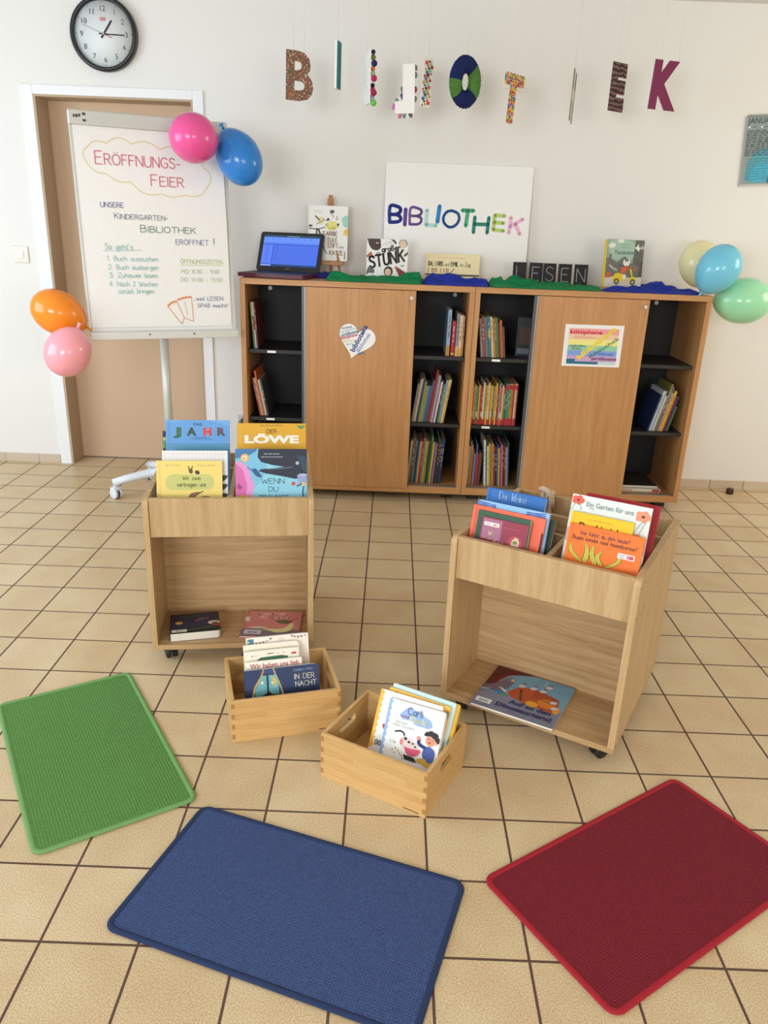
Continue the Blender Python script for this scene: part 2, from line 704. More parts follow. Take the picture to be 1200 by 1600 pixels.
_g(' ', .42)
_g('A', .7, '0,0 .35,1 .7,0', '.13,.36 .57,.36')
_g('B', .6, '0,0 0,1', '~0,1 .36,.98 .5,.77 .36,.56 0,.53', '~0,.53 .42,.5 .6,.27 .42,.03 0,0')
_g('C', .65, '~.64,.84 .38,1 .1,.82 0,.5 .1,.18 .38,0 .65,.16')
_g('D', .66, '0,0 0,1', '~0,1 .36,.96 .64,.7 .64,.3 .36,.04 0,0')
_g('E', .55, '.55,1 0,1 0,0 .55,0', '0,.53 .45,.53')
_g('F', .52, '.52,1 0,1 0,0', '0,.53 .42,.53')
_g('G', .7, '~.66,.84 .38,1 .1,.82 0,.5 .1,.18 .38,0 .66,.14', '.66,.14 .68,.45 .4,.45')
_g('H', .65, '0,0 0,1', '.65,0 .65,1', '0,.5 .65,.5')
_g('I', .06, '.03,0 .03,1')
_g('J', .5, '~.44,1 .44,.3 .36,.06 .18,0 0,.16')
_g('K', .6, '0,0 0,1', '.58,1 0,.45', '.2,.63 .6,0')
_g('L', .5, '0,1 0,0 .5,0')
_g('M', .8, '0,0 .08,1 .4,.35 .72,1 .8,0')
_g('N', .66, '0,0 0,1 .66,0 .66,1')
_g('O', .75, '~.37,1 .1,.84 0,.5 .1,.16 .37,0 .65,.16 .75,.5 .65,.84 .37,1')
_g('P', .55, '0,0 0,1', '~0,1 .4,.97 .55,.74 .4,.5 0,.46')
_g('R', .6, '0,0 0,1', '~0,1 .4,.97 .55,.75 .4,.52 0,.5', '.25,.5 .6,0')
_g('S', .55, '~.53,.86 .3,1 .05,.86 .08,.62 .46,.42 .52,.14 .26,0 0,.14')
_g('T', .65, '0,1 .65,1', '.325,1 .325,0')
_g('U', .65, '~0,1 0,.3 .12,.04 .33,0 .53,.04 .65,.3 .65,1')
_g('V', .65, '0,1 .32,0 .65,1')
_g('W', .9, '0,1 .22,0 .45,.75 .68,0 .9,1')
_g('Z', .6, '0,1 .6,1 0,0 .6,0')
_g('a', .48, '~.44,.5 .22,.6 0,.3 .16,0 .42,.2', '.45,.6 .46,0')
_g('b', .46, '0,1 0,0', '~0,.42 .22,.6 .46,.3 .24,0 0,.12')
_g('c', .42, '~.42,.5 .22,.6 0,.3 .2,0 .42,.1')
_g('d', .48, '~.44,.5 .22,.6 0,.3 .16,0 .42,.2', '.46,1 .46,0')
_g('e', .46, '~.02,.3 .44,.34 .34,.58 .14,.57 0,.3 .14,.02 .44,.08')
_g('f', .32, '~.34,.95 .2,1 .13,.8 .13,0', '0,.57 .3,.57')
_g('g', .48, '~.44,.5 .22,.6 0,.3 .18,.04 .44,.2', '~.46,.6 .46,-.1 .32,-.3 .06,-.24')
_g('h', .44, '0,1 0,0', '~0,.4 .22,.6 .42,.45 .43,0')
_g('i', .05, '.02,.58 .02,0', '.02,.78 .02,.82')
_g('j', .14, '~.12,.58 .12,-.15 0,-.28', '.12,.78 .12,.82')
_g('k', .42, '0,1 0,0', '.38,.6 0,.26', '.14,.36 .42,0')
_g('l', .06, '.02,1 .03,0')
_g('m', .7, '0,.6 0,0', '~0,.42 .18,.6 .33,.45 .34,0', '~.34,.42 .52,.6 .68,.45 .69,0')
_g('n', .44, '0,.6 0,0', '~0,.42 .22,.6 .42,.45 .43,0')
_g('o', .46, '~.23,.6 .04,.48 0,.3 .06,.1 .23,0 .4,.1 .46,.3 .41,.48 .23,.6')
_g('p', .46, '0,.6 0,-.3', '~0,.42 .22,.6 .46,.3 .24,0 0,.12')
_g('r', .32, '0,.6 0,0', '~0,.4 .14,.58 .32,.56')
_g('s', .38, '~.37,.52 .18,.6 .03,.48 .2,.32 .37,.16 .2,0 0,.08')
_g('t', .32, '~.13,.9 .13,.15 .2,0 .32,.06', '0,.6 .3,.6')
_g('u', .44, '~0,.6 .01,.15 .2,0 .43,.2', '.44,.6 .44,0')
_g('v', .42, '0,.6 .2,0 .42,.6')
_g('w', .62, '0,.6 .16,0 .31,.5 .46,0 .62,.6')
_g('y', .44, '0,.6 .22,.05', '.44,.6 .22,.05 .05,-.3')
_g('z', .42, '0,.6 .42,.6 0,0 .42,0')
_g('0', .5, '~.25,1 .04,.75 .04,.25 .25,0 .46,.25 .46,.75 .25,1')
_g('1', .25, '0,.78 .22,1 .22,0')
_g('2', .5, '~.03,.8 .25,1 .46,.78 .36,.5 0,0', '0,0 .5,0')
_g('3', .48, '~.03,.88 .25,1 .44,.78 .2,.54', '~.2,.54 .48,.42 .42,.08 .2,0 0,.12')
_g('4', .5, '.36,0 .36,1 0,.3 .5,.3')
_g('5', .5, '.46,1 .08,1 .04,.56', '~.04,.56 .3,.62 .48,.34 .28,0 0,.1')
_g('8', .48, '~.24,.54 .06,.76 .24,1 .42,.76 .24,.54 .02,.28 .24,0 .46,.28 .24,.54')
_g('9', .46, '~.42,.72 .24,1 .03,.74 .2,.5 .42,.68 .42,.2 .24,0')
_g('6', .46, '~.4,.95 .12,.7 .04,.25 .24,0 .44,.26 .26,.5 .06,.3')
_g('-', .36, '.04,.42 .34,.42')
_g('.', .1, '.04,0 .04,.03')
_g(':', .1, '.04,.08 .04,.11', '.04,.48 .04,.51')
_g("'", .1, '.06,1 .02,.8')
_g('!', .1, '.05,1 .04,.3', '.04,.02 .04,.05')
_g('?', .4, '~0,.82 .2,1 .4,.78 .2,.5 .18,.28', '.18,.02 .18,.05')


def _dots(base, new, h):
    w, st = G[base]
    G[new] = (w, st + [([(w * .28, h), (w * .28, h + .04)], False), ([(w * .72, h), (w * .72, h + .04)], False)])


_dots('O', 'Ö', 1.14)
_dots('U', 'Ü', 1.14)
_dots('A', 'Ä', 1.14)
_dots('o', 'ö', .78)
_dots('u', 'ü', .78)
_dots('a', 'ä', .78)
_g('ß', .5, '~0,0 .02,.85 .24,1 .4,.8 .2,.55 .46,.3 .3,.02 .14,.06')
_g('ğ', .48, '~.44,.5 .22,.6 0,.3 .18,.04 .44,.2', '~.46,.6 .46,-.1 .32,-.3 .06,-.24', '~.1,.82 .24,.74 .38,.82')
_g('ı', .05, '.02,.58 .02,0')
_g(',', .1, '.06,.06 .02,-.12')


def smooth_line(P, n=5):
    if len(P) < 3:
        return P
    out = []
    for i in range(len(P) - 1):
        p0 = P[i - 1] if i else P[0]
        p1, p2 = P[i], P[i + 1]
        p3 = P[i + 2] if i + 2 < len(P) else P[-1]
        for k in range(n):
            t = k / n
            out.append(tuple(0.5 * (2 * p1[c] + (p2[c] - p0[c]) * t + (2 * p0[c] - 5 * p1[c] + 4 * p2[c] - p3[c]) * t * t
                                    + (-p0[c] + 3 * p1[c] - 3 * p2[c] + p3[c]) * t ** 3) for c in (0, 1)))
    out.append(P[-1])
    return out


_GLY = {}


def print_glyphs(s, bold):
    """outline triangles of printed lettering, cap height 1"""
    key = (s, bold)
    if key not in _GLY:
        cu = bpy.data.curves.new('lettering', 'FONT')
        cu.body = s
        cu.size = 1.0
        cu.offset = bold
        cu.resolution_u = 3
        o = bpy.data.objects.new('lettering', cu)
        COL.objects.link(o)
        bpy.context.view_layer.update()
        me = bpy.data.meshes.new_from_object(o.evaluated_get(bpy.context.evaluated_depsgraph_get()))
        vs = [(v.co.x / .73, v.co.y / .73) for v in me.vertices]
        fs = [tuple(p.vertices) for p in me.polygons]
        w = max([v[0] for v in vs] or [0])
        bpy.data.objects.remove(o)
        bpy.data.curves.remove(cu)
        bpy.data.meshes.remove(me)
        _GLY[key] = (vs, fs, w)
    return _GLY[key]


class Art:
    """printing, painting and writing laid on a flat face of a mesh, in metres of that face"""

    def __init__(self, mb, mat, W, H, eps=0.0002):
        self.mb, self.mat, self.W, self.H = mb, mat, W, H
        self.e, self.step = eps, 0.00006
        self.k = 1.0        # shapes keep their place relative to the top edge, squeezed by k
        self.clip = False

    def P(self, x, y):
        if self.clip:
            x, y = min(max(x, 0), self.W), min(max(y, 0), self.H)
        return self.mat @ Vector((x, y, self.e))

    def Y(self, y):
        return (1 - (1 - y) * self.k) * self.H

    def up(self):
        self.e += self.step

    def poly(self, pts, c, rel=True):
        self.up()
        m = c if isinstance(c, bpy.types.Material) else paint(c)
        q = [(x * self.W, self.Y(y)) for x, y in pts] if rel else pts
        a = sum(q[i][0] * q[(i + 1) % len(q)][1] - q[(i + 1) % len(q)][0] * q[i][1] for i in range(len(q)))
        if a < 0:
            q = q[::-1]
        self.mb.face([self.P(*p) for p in q], m)

    def rect(self, x0, y0, x1, y1, c):
        self.poly([(x0, y0), (x1, y0), (x1, y1), (x0, y1)], c)

    def oval(self, x, y, rx, ry, c, rot=0, n=20, a0=0, a1=360):
        """rx, ry as shares of the width"""
        W = self.W
        cs, sn = math.cos(R(rot)), math.sin(R(rot))
        pts = []
        full = abs(a1 - a0) >= 360
        for i in range(n if full else n + 1):
            a = R(a0 + (a1 - a0) * i / n)
            u, v = rx * W * math.cos(a), ry * W * math.sin(a)
            pts.append((x * W + u * cs - v * sn, self.Y(y) + u * sn + v * cs))
        self.poly(pts, c, False)

    def blob(self, pts, c, n=5):
        P = smooth_line([(x * self.W, self.Y(y)) for x, y in pts] + [(pts[0][0] * self.W, self.Y(pts[0][1]))], n)[:-1]
        self.poly(P, c, False)

    def _ribbon(self, P, w, m):
        mb = self.mb
        k = mb.mi(m)
        h = w / 2
        for i, p in enumerate(P):
            n = 7
            mb.face([self.P(p[0] + h * math.cos(2 * PI * j / n), p[1] + h * math.sin(2 * PI * j / n)) for j in range(n)], m)
            if i:
                q = P[i - 1]
                dx, dy = p[0] - q[0], p[1] - q[1]
                L = math.hypot(dx, dy)
                if L > 1e-7:
                    nx, ny = -dy / L * h, dx / L * h
                    mb.face([self.P(q[0] - nx, q[1] - ny), self.P(p[0] - nx, p[1] - ny),
                             self.P(p[0] + nx, p[1] + ny), self.P(q[0] + nx, q[1] + ny)], m)

    def line(self, pts, w, c, smooth=False, rel=True):
        self.up()
        P = [(x * self.W, self.Y(y)) for x, y in pts] if rel else list(pts)
        if smooth:
            P = smooth_line(P)
        self._ribbon(P, w * self.W if rel else w, paint(c))

    def scrib(self, x, y, w, h, c):
        """a line of print too small to read"""
        q = random.Random(int(x * 991 + y * 577))
        self.up()
        m = paint(c)
        a = x
        while a < x + w:
            k = min(x + w - a, h * (1.6 + 2.4 * q.random()))
            n = max(1, int(k / (h * .62)))
            for i in range(n):
                u = a + k * i / n
                hh = h * (1.0 if q.random() < .35 else .68) * self.W
                u0, u1, y0 = u * self.W, (u + k / n * .62) * self.W, self.Y(y)
                self.mb.face([self.P(*c) for c in ((u0, y0), (u1, y0), (u1, y0 + hh), (u0, y0 + hh))], m)
            a += k + h * .7

    def hand_width(self, s, gap=.18):
        return sum(G.get(ch, G['o'])[0] + gap for ch in s) - gap

    def hand(self, s, x, y, size, c, wt=.09, fit=None, align='l', rot=0, rel=True, gap=.18, small=None):
        """handwriting from x,y (baseline), cap height size; small = scale of all but first letters"""
        self.up()
        if rel:
            x, y, size = x * self.W, self.Y(y), size * self.W
            if fit:
                fit *= self.W
        m = paint(c)
        L = 0
        places = []
        first = True
        for ch in s:
            w, st = G.get(ch, G['o'])
            k = 1.0 if (small is None or first) else small
            first = ch == ' '
            places.append((L, k, st))
            L += (w + gap) * k
        L -= gap
        sx = (fit / (L * size)) if fit else 1.0
        off = {'l': 0, 'c': -.5, 'r': -1}[align] * L * size * sx
        cs, sn = math.cos(R(rot)), math.sin(R(rot))
        for gx, k, st in places:
            for P, sm in st:
                Q = smooth_line(P) if sm else P
                T = []
                for px, py in Q:
                    u, v = off + (gx + px * k) * size * sx, py * k * size
                    T.append((x + u * cs - v * sn, y + u * sn + v * cs))
                self._ribbon(T, wt * size, m)

    def text(self, s, x, y, size, c, bold=0.0, fit=None, align='l', rot=0, rel=True, shear=0.0):
        """printed lettering"""
        self.up()
        if rel:
            x, y, size = x * self.W, self.Y(y), size * self.W
            if fit:
                fit *= self.W
        vs, fs, w = print_glyphs(s, bold)
        sx = fit / (w * size) if fit else 1.0
        off = {'l': 0, 'c': -.5, 'r': -1}[align] * w * size * sx
        cs, sn = math.cos(R(rot)), math.sin(R(rot))
        m = paint(c)
        k = self.mb.mi(m)
        nv = []
        for px, py in vs:
            u, v = off + (px + shear * py) * size * sx, py * size
            nv.append(self.mb.bm.verts.new(self.P(x + u * cs - v * sn, y + u * sn + v * cs)))
        for f in fs:
            try:
                h = self.mb.bm.faces.new([nv[i] for i in f])
                h.material_index = k
            except ValueError:
                pass


FRONT = Matrix(((1, 0, 0, 0), (0, 0, -1, 0), (0, 1, 0, 0), (0, 0, 0, 1)))   # x right, y up, out towards -y

# ================================================================ the room
YW = 2.875      # face of the back wall
ZC = 2.505      # ceiling

m = MB()
m.box((-3.6, -4.0, -0.05), (3.6, 3.2, 0.0), M['tiles'])
struct(m.build('floor'))
m = MB()
m.box((-3.6, -4.0, ZC), (3.6, 3.2, ZC + .08), M['ceiling'])
struct(m.build('ceiling'))
m = MB()
m.box((-3.6, YW, 0), (-2.03, 3.1, ZC), M['wall'])
m.box((-1.205, YW, 0), (3.6, 3.1, ZC), M['wall'])
m.box((-2.03, YW, 1.985), (-1.205, 3.1, ZC), M['wall'])
struct(m.build('wall_back'))
m = MB()
for p_, q_, z0_, z1_ in ((-4.0, 1.25, 0, ZC), (2.45, 3.1, 0, ZC), (1.25, 2.45, 0, 1.15), (1.25, 2.45, 2.25, ZC)):
    m.box((3.6, p_, z0_), (3.75, q_, z1_), M['wall'])
struct(m.build('wall_right'))
m = MB()      # left wall with its window opening
m.box((-3.75, -4.0, 0), (-3.6, -0.55, ZC), M['wall'])
m.box((-3.75, 1.65, 0), (-3.6, 3.1, ZC), M['wall'])
m.box((-3.75, -0.55, 0), (-3.6, 1.65, 0.65), M['wall'])
m.box((-3.75, -0.55, 2.25), (-3.6, 1.65, ZC), M['wall'])
struct(m.build('wall_left'))
m = MB()      # rear wall behind the viewer with two window openings
for a, b in ((-3.6, -2.75), (-.75, .85), (2.85, 3.6)):
    m.box((a, -4.15, 0), (b, -4.0, ZC), M['wall'])
for a, b in ((-2.75, -.75), (.85, 2.85)):
    m.box((a, -4.15, 0), (b, -4.0, .95), M['wall'])
    m.box((a, -4.15, 2.35), (b, -4.0, ZC), M['wall'])
struct(m.build('wall_rear'))


def window(name, a, b, z0, z1, axis, w):
    m = MB()
    t = .06

    def bx(p, q, r, s):
        if axis == 'x':
            m.box((p, w - .02, r), (q, w + .03, s), M['frame_white'], .004)
        else:
            m.box((w - .02, p, r), (w + .03, q, s), M['frame_white'], .004)
    bx(a, b, z0, z0 + t)
    bx(a, b, z1 - t, z1)
    bx(a, a + t, z0 + t, z1 - t)
    bx(b - t, b, z0 + t, z1 - t)
    bx((a + b) / 2 - t / 2, (a + b) / 2 + t / 2, z0 + t, z1 - t)
    struct(m.build(name))


window('window_1', -2.75, -.75, .95, 2.35, 'x', -4.1)
window('window_2', .85, 2.85, .95, 2.35, 'x', -4.1)
window('window_3', -.55, 1.65, .65, 2.25, 'y', -3.7)
window('window_4', 1.25, 2.45, 1.15, 2.25, 'y', 3.68)

m = MB()
m.box((-3.6, YW - .009, 0), (-2.098, YW, .054), M['skirting_left'], .002)
struct(m.build('baseboard_left'))
m = MB()
m.box((-1.16, YW - .009, 0), (3.6, YW, .054), M['skirting_right'], .002)
struct(m.build('baseboard_back'))

# door with its frame: white outer face, tan reveal
m = MB()
m.box((-2.095, YW - .012, 0), (-2.03, YW, 2.03), M['frame_white'], .003)
m.box((-1.205, YW - .012, 0), (-1.15, YW, 2.03), M['frame_white'], .003)
m.box((-2.03, YW - .012, 1.985), (-1.205, YW, 2.03), M['frame_white'], .003)
m.box((-2.03, YW - .010, 0), (-2.018, 3.02, 1.985), M['jamb_tan'], .001)
m.box((-1.217, YW - .010, 0), (-1.205, 3.02, 1.985), M['jamb_tan'], .001)
m.box((-2.018, YW - .010, 1.975), (-1.217, 3.02, 1.985), M['jamb_tan'], .001)
struct(m.build('trim_1'))
m = MB()
m.box((-2.03, 3.02, .006), (-1.205, 3.06, 1.985), M['door_tan'], .002)
struct(m.build('door_1'))

# light switch
t = thing('light_switch', 'square white light switch on the wall left of the tan door', 'switch', Matrix.Translation((-2.193, YW, 1.193)))
m = MB()
m.box((-.044, -.009, -.044), (.044, 0, .044), paint((228, 222, 210), .45), .004)
m.build('cover_plate', t)
m = MB()
m.box((-.019, -.0135, -.019), (.019, -.009, .019), paint((236, 231, 222), .35), .002)
m.build('rocker', t)

t = thing('doorstop', 'small dark brown rubber doorstop on the floor by the right skirting', 'doorstop', Matrix.Translation((1.905, 2.785, 0)))
m = MB()
m.lathe([(.0, 0), (.021, 0), (.021, .026), (.018, .031), (0, .031)], paint((66, 40, 32), .6), None, 20)
m.build('rubber_body', t)

# ================================================================ cabinets
CF, CB = 2.433, 2.855
ZT = 1.143


def cabinet(name, label, x0, x1, dx0, dx1, caps, labels):
    t = thing(name, label, 'cabinet', Matrix.Translation((x0, CF, 0)), 'sliding door cabinets')
    W, D = x1 - x0, CB - CF
    m = MB(); m.box((0, 0, 1.115), (W, D, ZT), M['beech_x'], .0015); m.build('top_panel', t)
    for a in (0, W - .026):
        m = MB(); m.box((a, 0, .083), (a + .026, D, 1.115), M['beech'], .001); m.build('side_panel', t)
    m = MB(); m.box((0, 0, .046), (W, D, .083), M['beech_x'], .0015); m.build('bottom_panel', t)
    m = MB(); m.box((.026, D - .02, .083), (W - .026, D, 1.115), M['black_panel'])
    bk = m.build('back_panel', t)
    for cx, cz in caps:
        m = MB(); m.cyl((cx - x0, D - .0205, cz), (cx - x0, D - .024, cz), .011, M['alu_light'], 20)
        m.build('cap', bk)
    mid = (dx0 + dx1) / 2 - x0
    m = MB(); m.box((mid - .01, .05, .083), (mid + .01, D - .02, 1.115), M['black_panel']); m.build('divider', t)
    lab = list(labels)
    for bay, (a, b) in enumerate(((.026, mid - .01), (mid + .01, W - .026))):
        for k, (z0, z1) in enumerate(((.410, .428), (.768, .787))):
            m = MB(); m.box((a, .042, z0), (b, D - .02, z1), M['shelf_black'], .001)
            s = m.build('shelf', t)
            for lb, lk, lx in lab:
                if lb == bay and lk == k:
                    m = MB(); m.box((lx - x0 - .022, .0395, z0 + .003), (lx - x0 + .022, .0418, z1 - .004), M['paper'])
                    m.build('shelf_label', s)
    m = MB()
    for yy in (.012, .026):
        m.box((.026, yy, .083), (W - .026, yy + .008, .086), M['alu'])
    m.build('bottom_track', t)
    m = MB(); m.box((dx0 - x0, -.006, .072), (dx1 - x0, .006, 1.113), M['beech'], .001)
    d = m.build('door', t)
    m = MB()
    m.box((dx0 - x0 - .010, -.004, .086), (dx0 - x0 - .0005, .03, 1.113), paint((150, 150, 150), .4, None, .4), .001)
    m.box((dx0 - x0 - .022, .004, .086), (dx0 - x0 - .0105, .03, 1.113), paint((92, 90, 88), .4, None, .5), .001)
    m.build('edge_profile', d)
    m = MB()
    lx, lz = dx1 - x0 - .022, 1.079
    m.cyl((lx, -.0062, lz), (lx, -.018, lz), .0095, M['silver'], 20)
    m.cyl((lx, -.018, lz), (lx, -.024, lz), .006, M['silver'], 16)
    m.build('lock', d)
    for fx in (.07, W - .07):
        for fy in (.10, D - .06):
            m = MB(); m.box((fx - .03, fy - .03, 0), (fx + .03, fy + .03, .0458), M['black_plastic'], .003); m.build('foot', t)
    return t


cabinet('sliding_door_cabinet', 'left beech cabinet with a heart sticker on its sliding door', -.905, .277, -.572, -.018,
        [(-.813, 1.07), (.207, 1.072)], [(0, 1, -.755), (0, 0, -.766)])
cabinet('sliding_door_cabinet', 'right beech cabinet with a rainbow striped sign on its sliding door', .279, 1.465, .599, 1.153,
        [(.317, 1.07), (1.318, 1.071)], [(0, 1, .415), (0, 0, .39)])

# ---------------------------------------------------------------- books on the cabinet shelves
PAL = {
    'light blue': (140, 164, 190), 'red': (176, 34, 42), 'grey': (134, 138, 140), 'cream': (216, 192, 160), 'peach': (216, 164, 120),
    'tan': (184, 156, 116), 'navy': (40, 52, 96), 'lime green': (150, 160, 62), 'yellow green': (172, 168, 74), 'teal': (60, 120, 122),
    'blue': (66, 92, 148), 'purple': (112, 84, 116), 'dark red': (128, 40, 40), 'orange': (206, 98, 44), 'pink': (204, 96, 118),
    'white': (220, 218, 208), 'yellow': (208, 168, 52), 'green': (74, 124, 66), 'black': (36, 34, 36), 'dark green': (38, 76, 62),
    'dark grey': (72, 74, 76), 'brown': (104, 70, 52), 'gold': (186, 136, 48), 'brick red': (152, 66, 54), 'olive': (122, 118, 56),
    'maroon': (96, 36, 46), 'blue grey': (104, 124, 142), 'dark teal': (28, 62, 72),
}
ORD = ['first', 'second', 'third', 'fourth', 'fifth', 'sixth', 'seventh', 'eighth', 'ninth', 'tenth', 'eleventh', 'twelfth', 'thirteenth',
       'fourteenth', 'fifteenth', 'sixteenth', 'seventeenth', 'eighteenth', 'nineteenth', 'twentieth', 'twenty-first', 'twenty-second',
       'twenty-third', 'twenty-fourth', 'twenty-fifth', 'twenty-sixth', 'twenty-seventh', 'twenty-eighth', 'twenty-ninth', 'thirtieth', 'thirty-first', 'thirty-second']
rnd = random.Random(4)


def shelf_book(mat, col, t, h, d, label, group, accents=(), marks=True):
    """spine faces -y; local x thickness, y depth, z height"""
    r = thing('shelf_book', label, 'book', mat, group)
    c = paint(PAL[col], .5)
    m = MB()
    bt = min(.0016, t * .2)
    m.box((0, 0, 0), (t, .0015, h), c, .0006, 1)
    m.box((0, .0015, 0), (bt, d, h), c)
    m.box((t - bt, .0015, 0), (t, d, h), c)
    A = Art(m, FRONT, t, h, .0002)
    for z0, z1, ac in accents:
        A.rect(.02, z0, .98, z1, PAL[ac])
    if marks and t > .006 and rnd.random() < .6:
        dark = sum(PAL[col]) < 330
        ink = (226, 218, 200) if dark else (58, 50, 52)
        z = .38 + rnd.random() * .1
        top = .8 + rnd.random() * .12
        while z < top:
            ln = .012 + rnd.random() * .03
            A.rect(.41, z, .59, min(top, z + ln / h * .8), ink)
            z += (ln + .007) / h
    m.build('cover', r)
    m = MB()
    m.box((bt, .0016, .003), (t - bt, d - .003, h - .003), M['pages'])
    m.build('pages', r)
    return r


def row(x0, z, specs, lean, shelf, y=2.492, d0=.19):
    """a run of books from x0 to the right; lean in degrees, positive tips to the right"""
    a = R(lean)
    x = x0
    for i, s in enumerate(specs):
        col, t, h = s[:3]
        acc = s[3] if len(s) > 3 else ()
        d = d0 + rnd.random() * .04
        yy = y + rnd.random() * .012
        if len(s) > 4:
            x += s[4]
        if lean > 0:
            piv = x + t / math.cos(a)
            mat = Matrix.Translation((piv, yy, z + .0003)) @ Matrix.Rotation(a, 4, 'Y') @ Matrix.Translation((-t, 0, 0))
        else:
            mat = Matrix.Translation((x, yy, z + .0003)) @ Matrix.Rotation(a, 4, 'Y')
        size = 'slim' if t < .0105 else ('thick' if t > .0155 else 'medium')
        shelf_book(mat, col, t, h, d, '%s %s book, %s from the left on %s' % (size, col, ORD[i], shelf), 'books on ' + shelf, acc)
        x += t / math.cos(a) + .0004
    return x


dot = ((.03, .09, 'yellow'),)
yb = ((0, .22, 'gold'),)
# left cabinet, left bay
row(-.852, .787, [('green', .009, .235, ((.7, 1, 'lime green'),)), ('white', .006, .235, ((.4, .7, 'red'),)), ('maroon', .009, .238)], -4, "left cabinet's upper left shelf", 2.50, .2)
row(-.828, .428, [('brick red', .008, .205), ('cream', .009, .205), ('orange', .009, .245), ('white', .010, .195), ('dark grey', .010, .195)], -11, "left cabinet's lower left shelf", 2.50, .2)
row(-.84, .083, [('dark teal', .012, .285), ('grey', .008, .29), ('black', .012, .28), ('dark grey', .01, .286)], -4, "left cabinet's bottom left floor", 2.50, .2)
# left cabinet, right bay
row(.152, .787, [('light blue', .019, .235, yb), ('red', .018, .178, dot, .006), ('grey', .014, .217, ((0, .24, 'peach'),), .003), ('cream', .018, .210, ((0, .2, 'yellow'),)),
                 ('peach', .010, .206)], .6, "left cabinet's upper right shelf")
row(-.012, .428, [('grey', .009, .205), ('tan', .008, .232), ('cream', .006, .236), ('navy', .012, .236), ('yellow green', .007, .222), ('lime green', .008, .198),
                 ('grey', .008, .198), ('teal', .008, .198), ('blue', .007, .2), ('purple', .009, .226), ('dark red', .008, .285), ('orange', .008, .262),
                 ('light blue', .010, .256), ('pink', .007, .222), ('white', .007, .224), ('navy', .008, .224), ('green', .008, .212), ('grey', .012, .232),
                 ('cream', .007, .236), ('yellow', .009, .236)], 8, "left cabinet's middle right shelf")
row(-.028, .083, [('black', .007, .255), ('cream', .008, .24), ('green', .007, .255), ('brick red', .010, .252), ('blue grey', .009, .242), ('black', .008, .236), ('teal', .008, .236),
                 ('cream', .005, .236), ('orange', .008, .238), ('red', .007, .258), ('grey', .007, .256), ('yellow green', .010, .240), ('lime green', .009, .238), ('black', .009, .236),
                 ('green', .010, .264), ('yellow', .009, .235), ('blue', .008, .232), ('pink', .006, .23), ('black', .010, .256), ('dark green', .009, .25), ('black', .010, .26), ('navy', .009, .255)],
    4, "left cabinet's bottom right floor")
# right cabinet, left bay
row(.337, .787, [('grey', .011, .198), ('brick red', .016, .205), ('blue grey', .014, .205), ('teal', .014, .21, ((.5, .66, 'yellow green'),)), ('cream', .012, .208), ('gold', .008, .2),
                 ('olive', .009, .205), ('green', .009, .205), ('maroon', .008, .18), ('orange', .012, .192), ('brown', .010, .16)], -7, "right cabinet's upper left shelf")
t = thing('shelf_book', 'brown and dark teal book standing face out beside the right cabinet door', 'book', Matrix.Translation((.530, 2.60, .7874)) @ Matrix.Rotation(R(-8), 4, 'Z'))
m = MB()
m.box((0, 0, 0), (.16, .003, .2), paint((20, 34, 42))); m.box((0, .003, 0), (.003, .025, .2), paint((20, 34, 42))); m.box((0, .025, 0), (.16, .028, .2), paint((20, 34, 42)))
A = Art(m, FRONT, .16, .2)
A.rect(.1, .3, .95, .75, (74, 50, 38)); A.rect(.05, .06, .7, .2, (110, 118, 128))
m.build('cover', t)
m = MB(); m.box((.0032, .0032, .003), (.157, .0248, .197), M['pages']); m.build('pages', t)
base = ((0, .17, 'red'), (.86, .97, 'red'))
b2 = ((0, .13, 'red'),)
cols = ['orange', 'yellow', 'grey', 'green', 'yellow', 'brick red', 'red', 'white', 'lime green', 'yellow', 'cream', 'gold', 'yellow', 'teal', 'gold', 'yellow', 'red', 'grey', 'orange',
        'cream', 'olive', 'green', 'teal', 'green', 'lime green', 'orange', 'brick red', 'cream', 'orange']
row(.309, .428, [(c, .0079, .195 + (.03 if i in (7, 10, 15, 17) or i > 20 else rnd.random() * .02), base if i > 19 else (b2 if i % 3 else ((.2, .34, 'cream'),))) for i, c in enumerate(cols)], 0,
    "right cabinet's middle left shelf")
row(.309, .083, [('cream', .007, .22), ('grey', .007, .25), ('gold', .007, .23), ('brick red', .008, .205), ('grey', .008, .18), ('blue', .008, .235), ('red', .014, .178), ('brown', .009, .185), ('black', .006, .21)], 1.5,
    "right cabinet's bottom left floor")
row(.408, .083, [('white', .009, .26), ('teal', .008, .255), ('cream', .008, .225), ('yellow', .008, .24), ('olive', .008, .24), ('gold', .009, .24), ('dark red', .009, .235), ('black', .010, .215), ('blue', .006, .235),
                 ('yellow', .009, .215), ('dark grey', .007, .23), ('pink', .008, .235), ('maroon', .008, .23), ('dark red', .008, .226), ('light blue', .009, .222), ('dark green', .008, .25)], -4,
    "right cabinet's floor by its door")
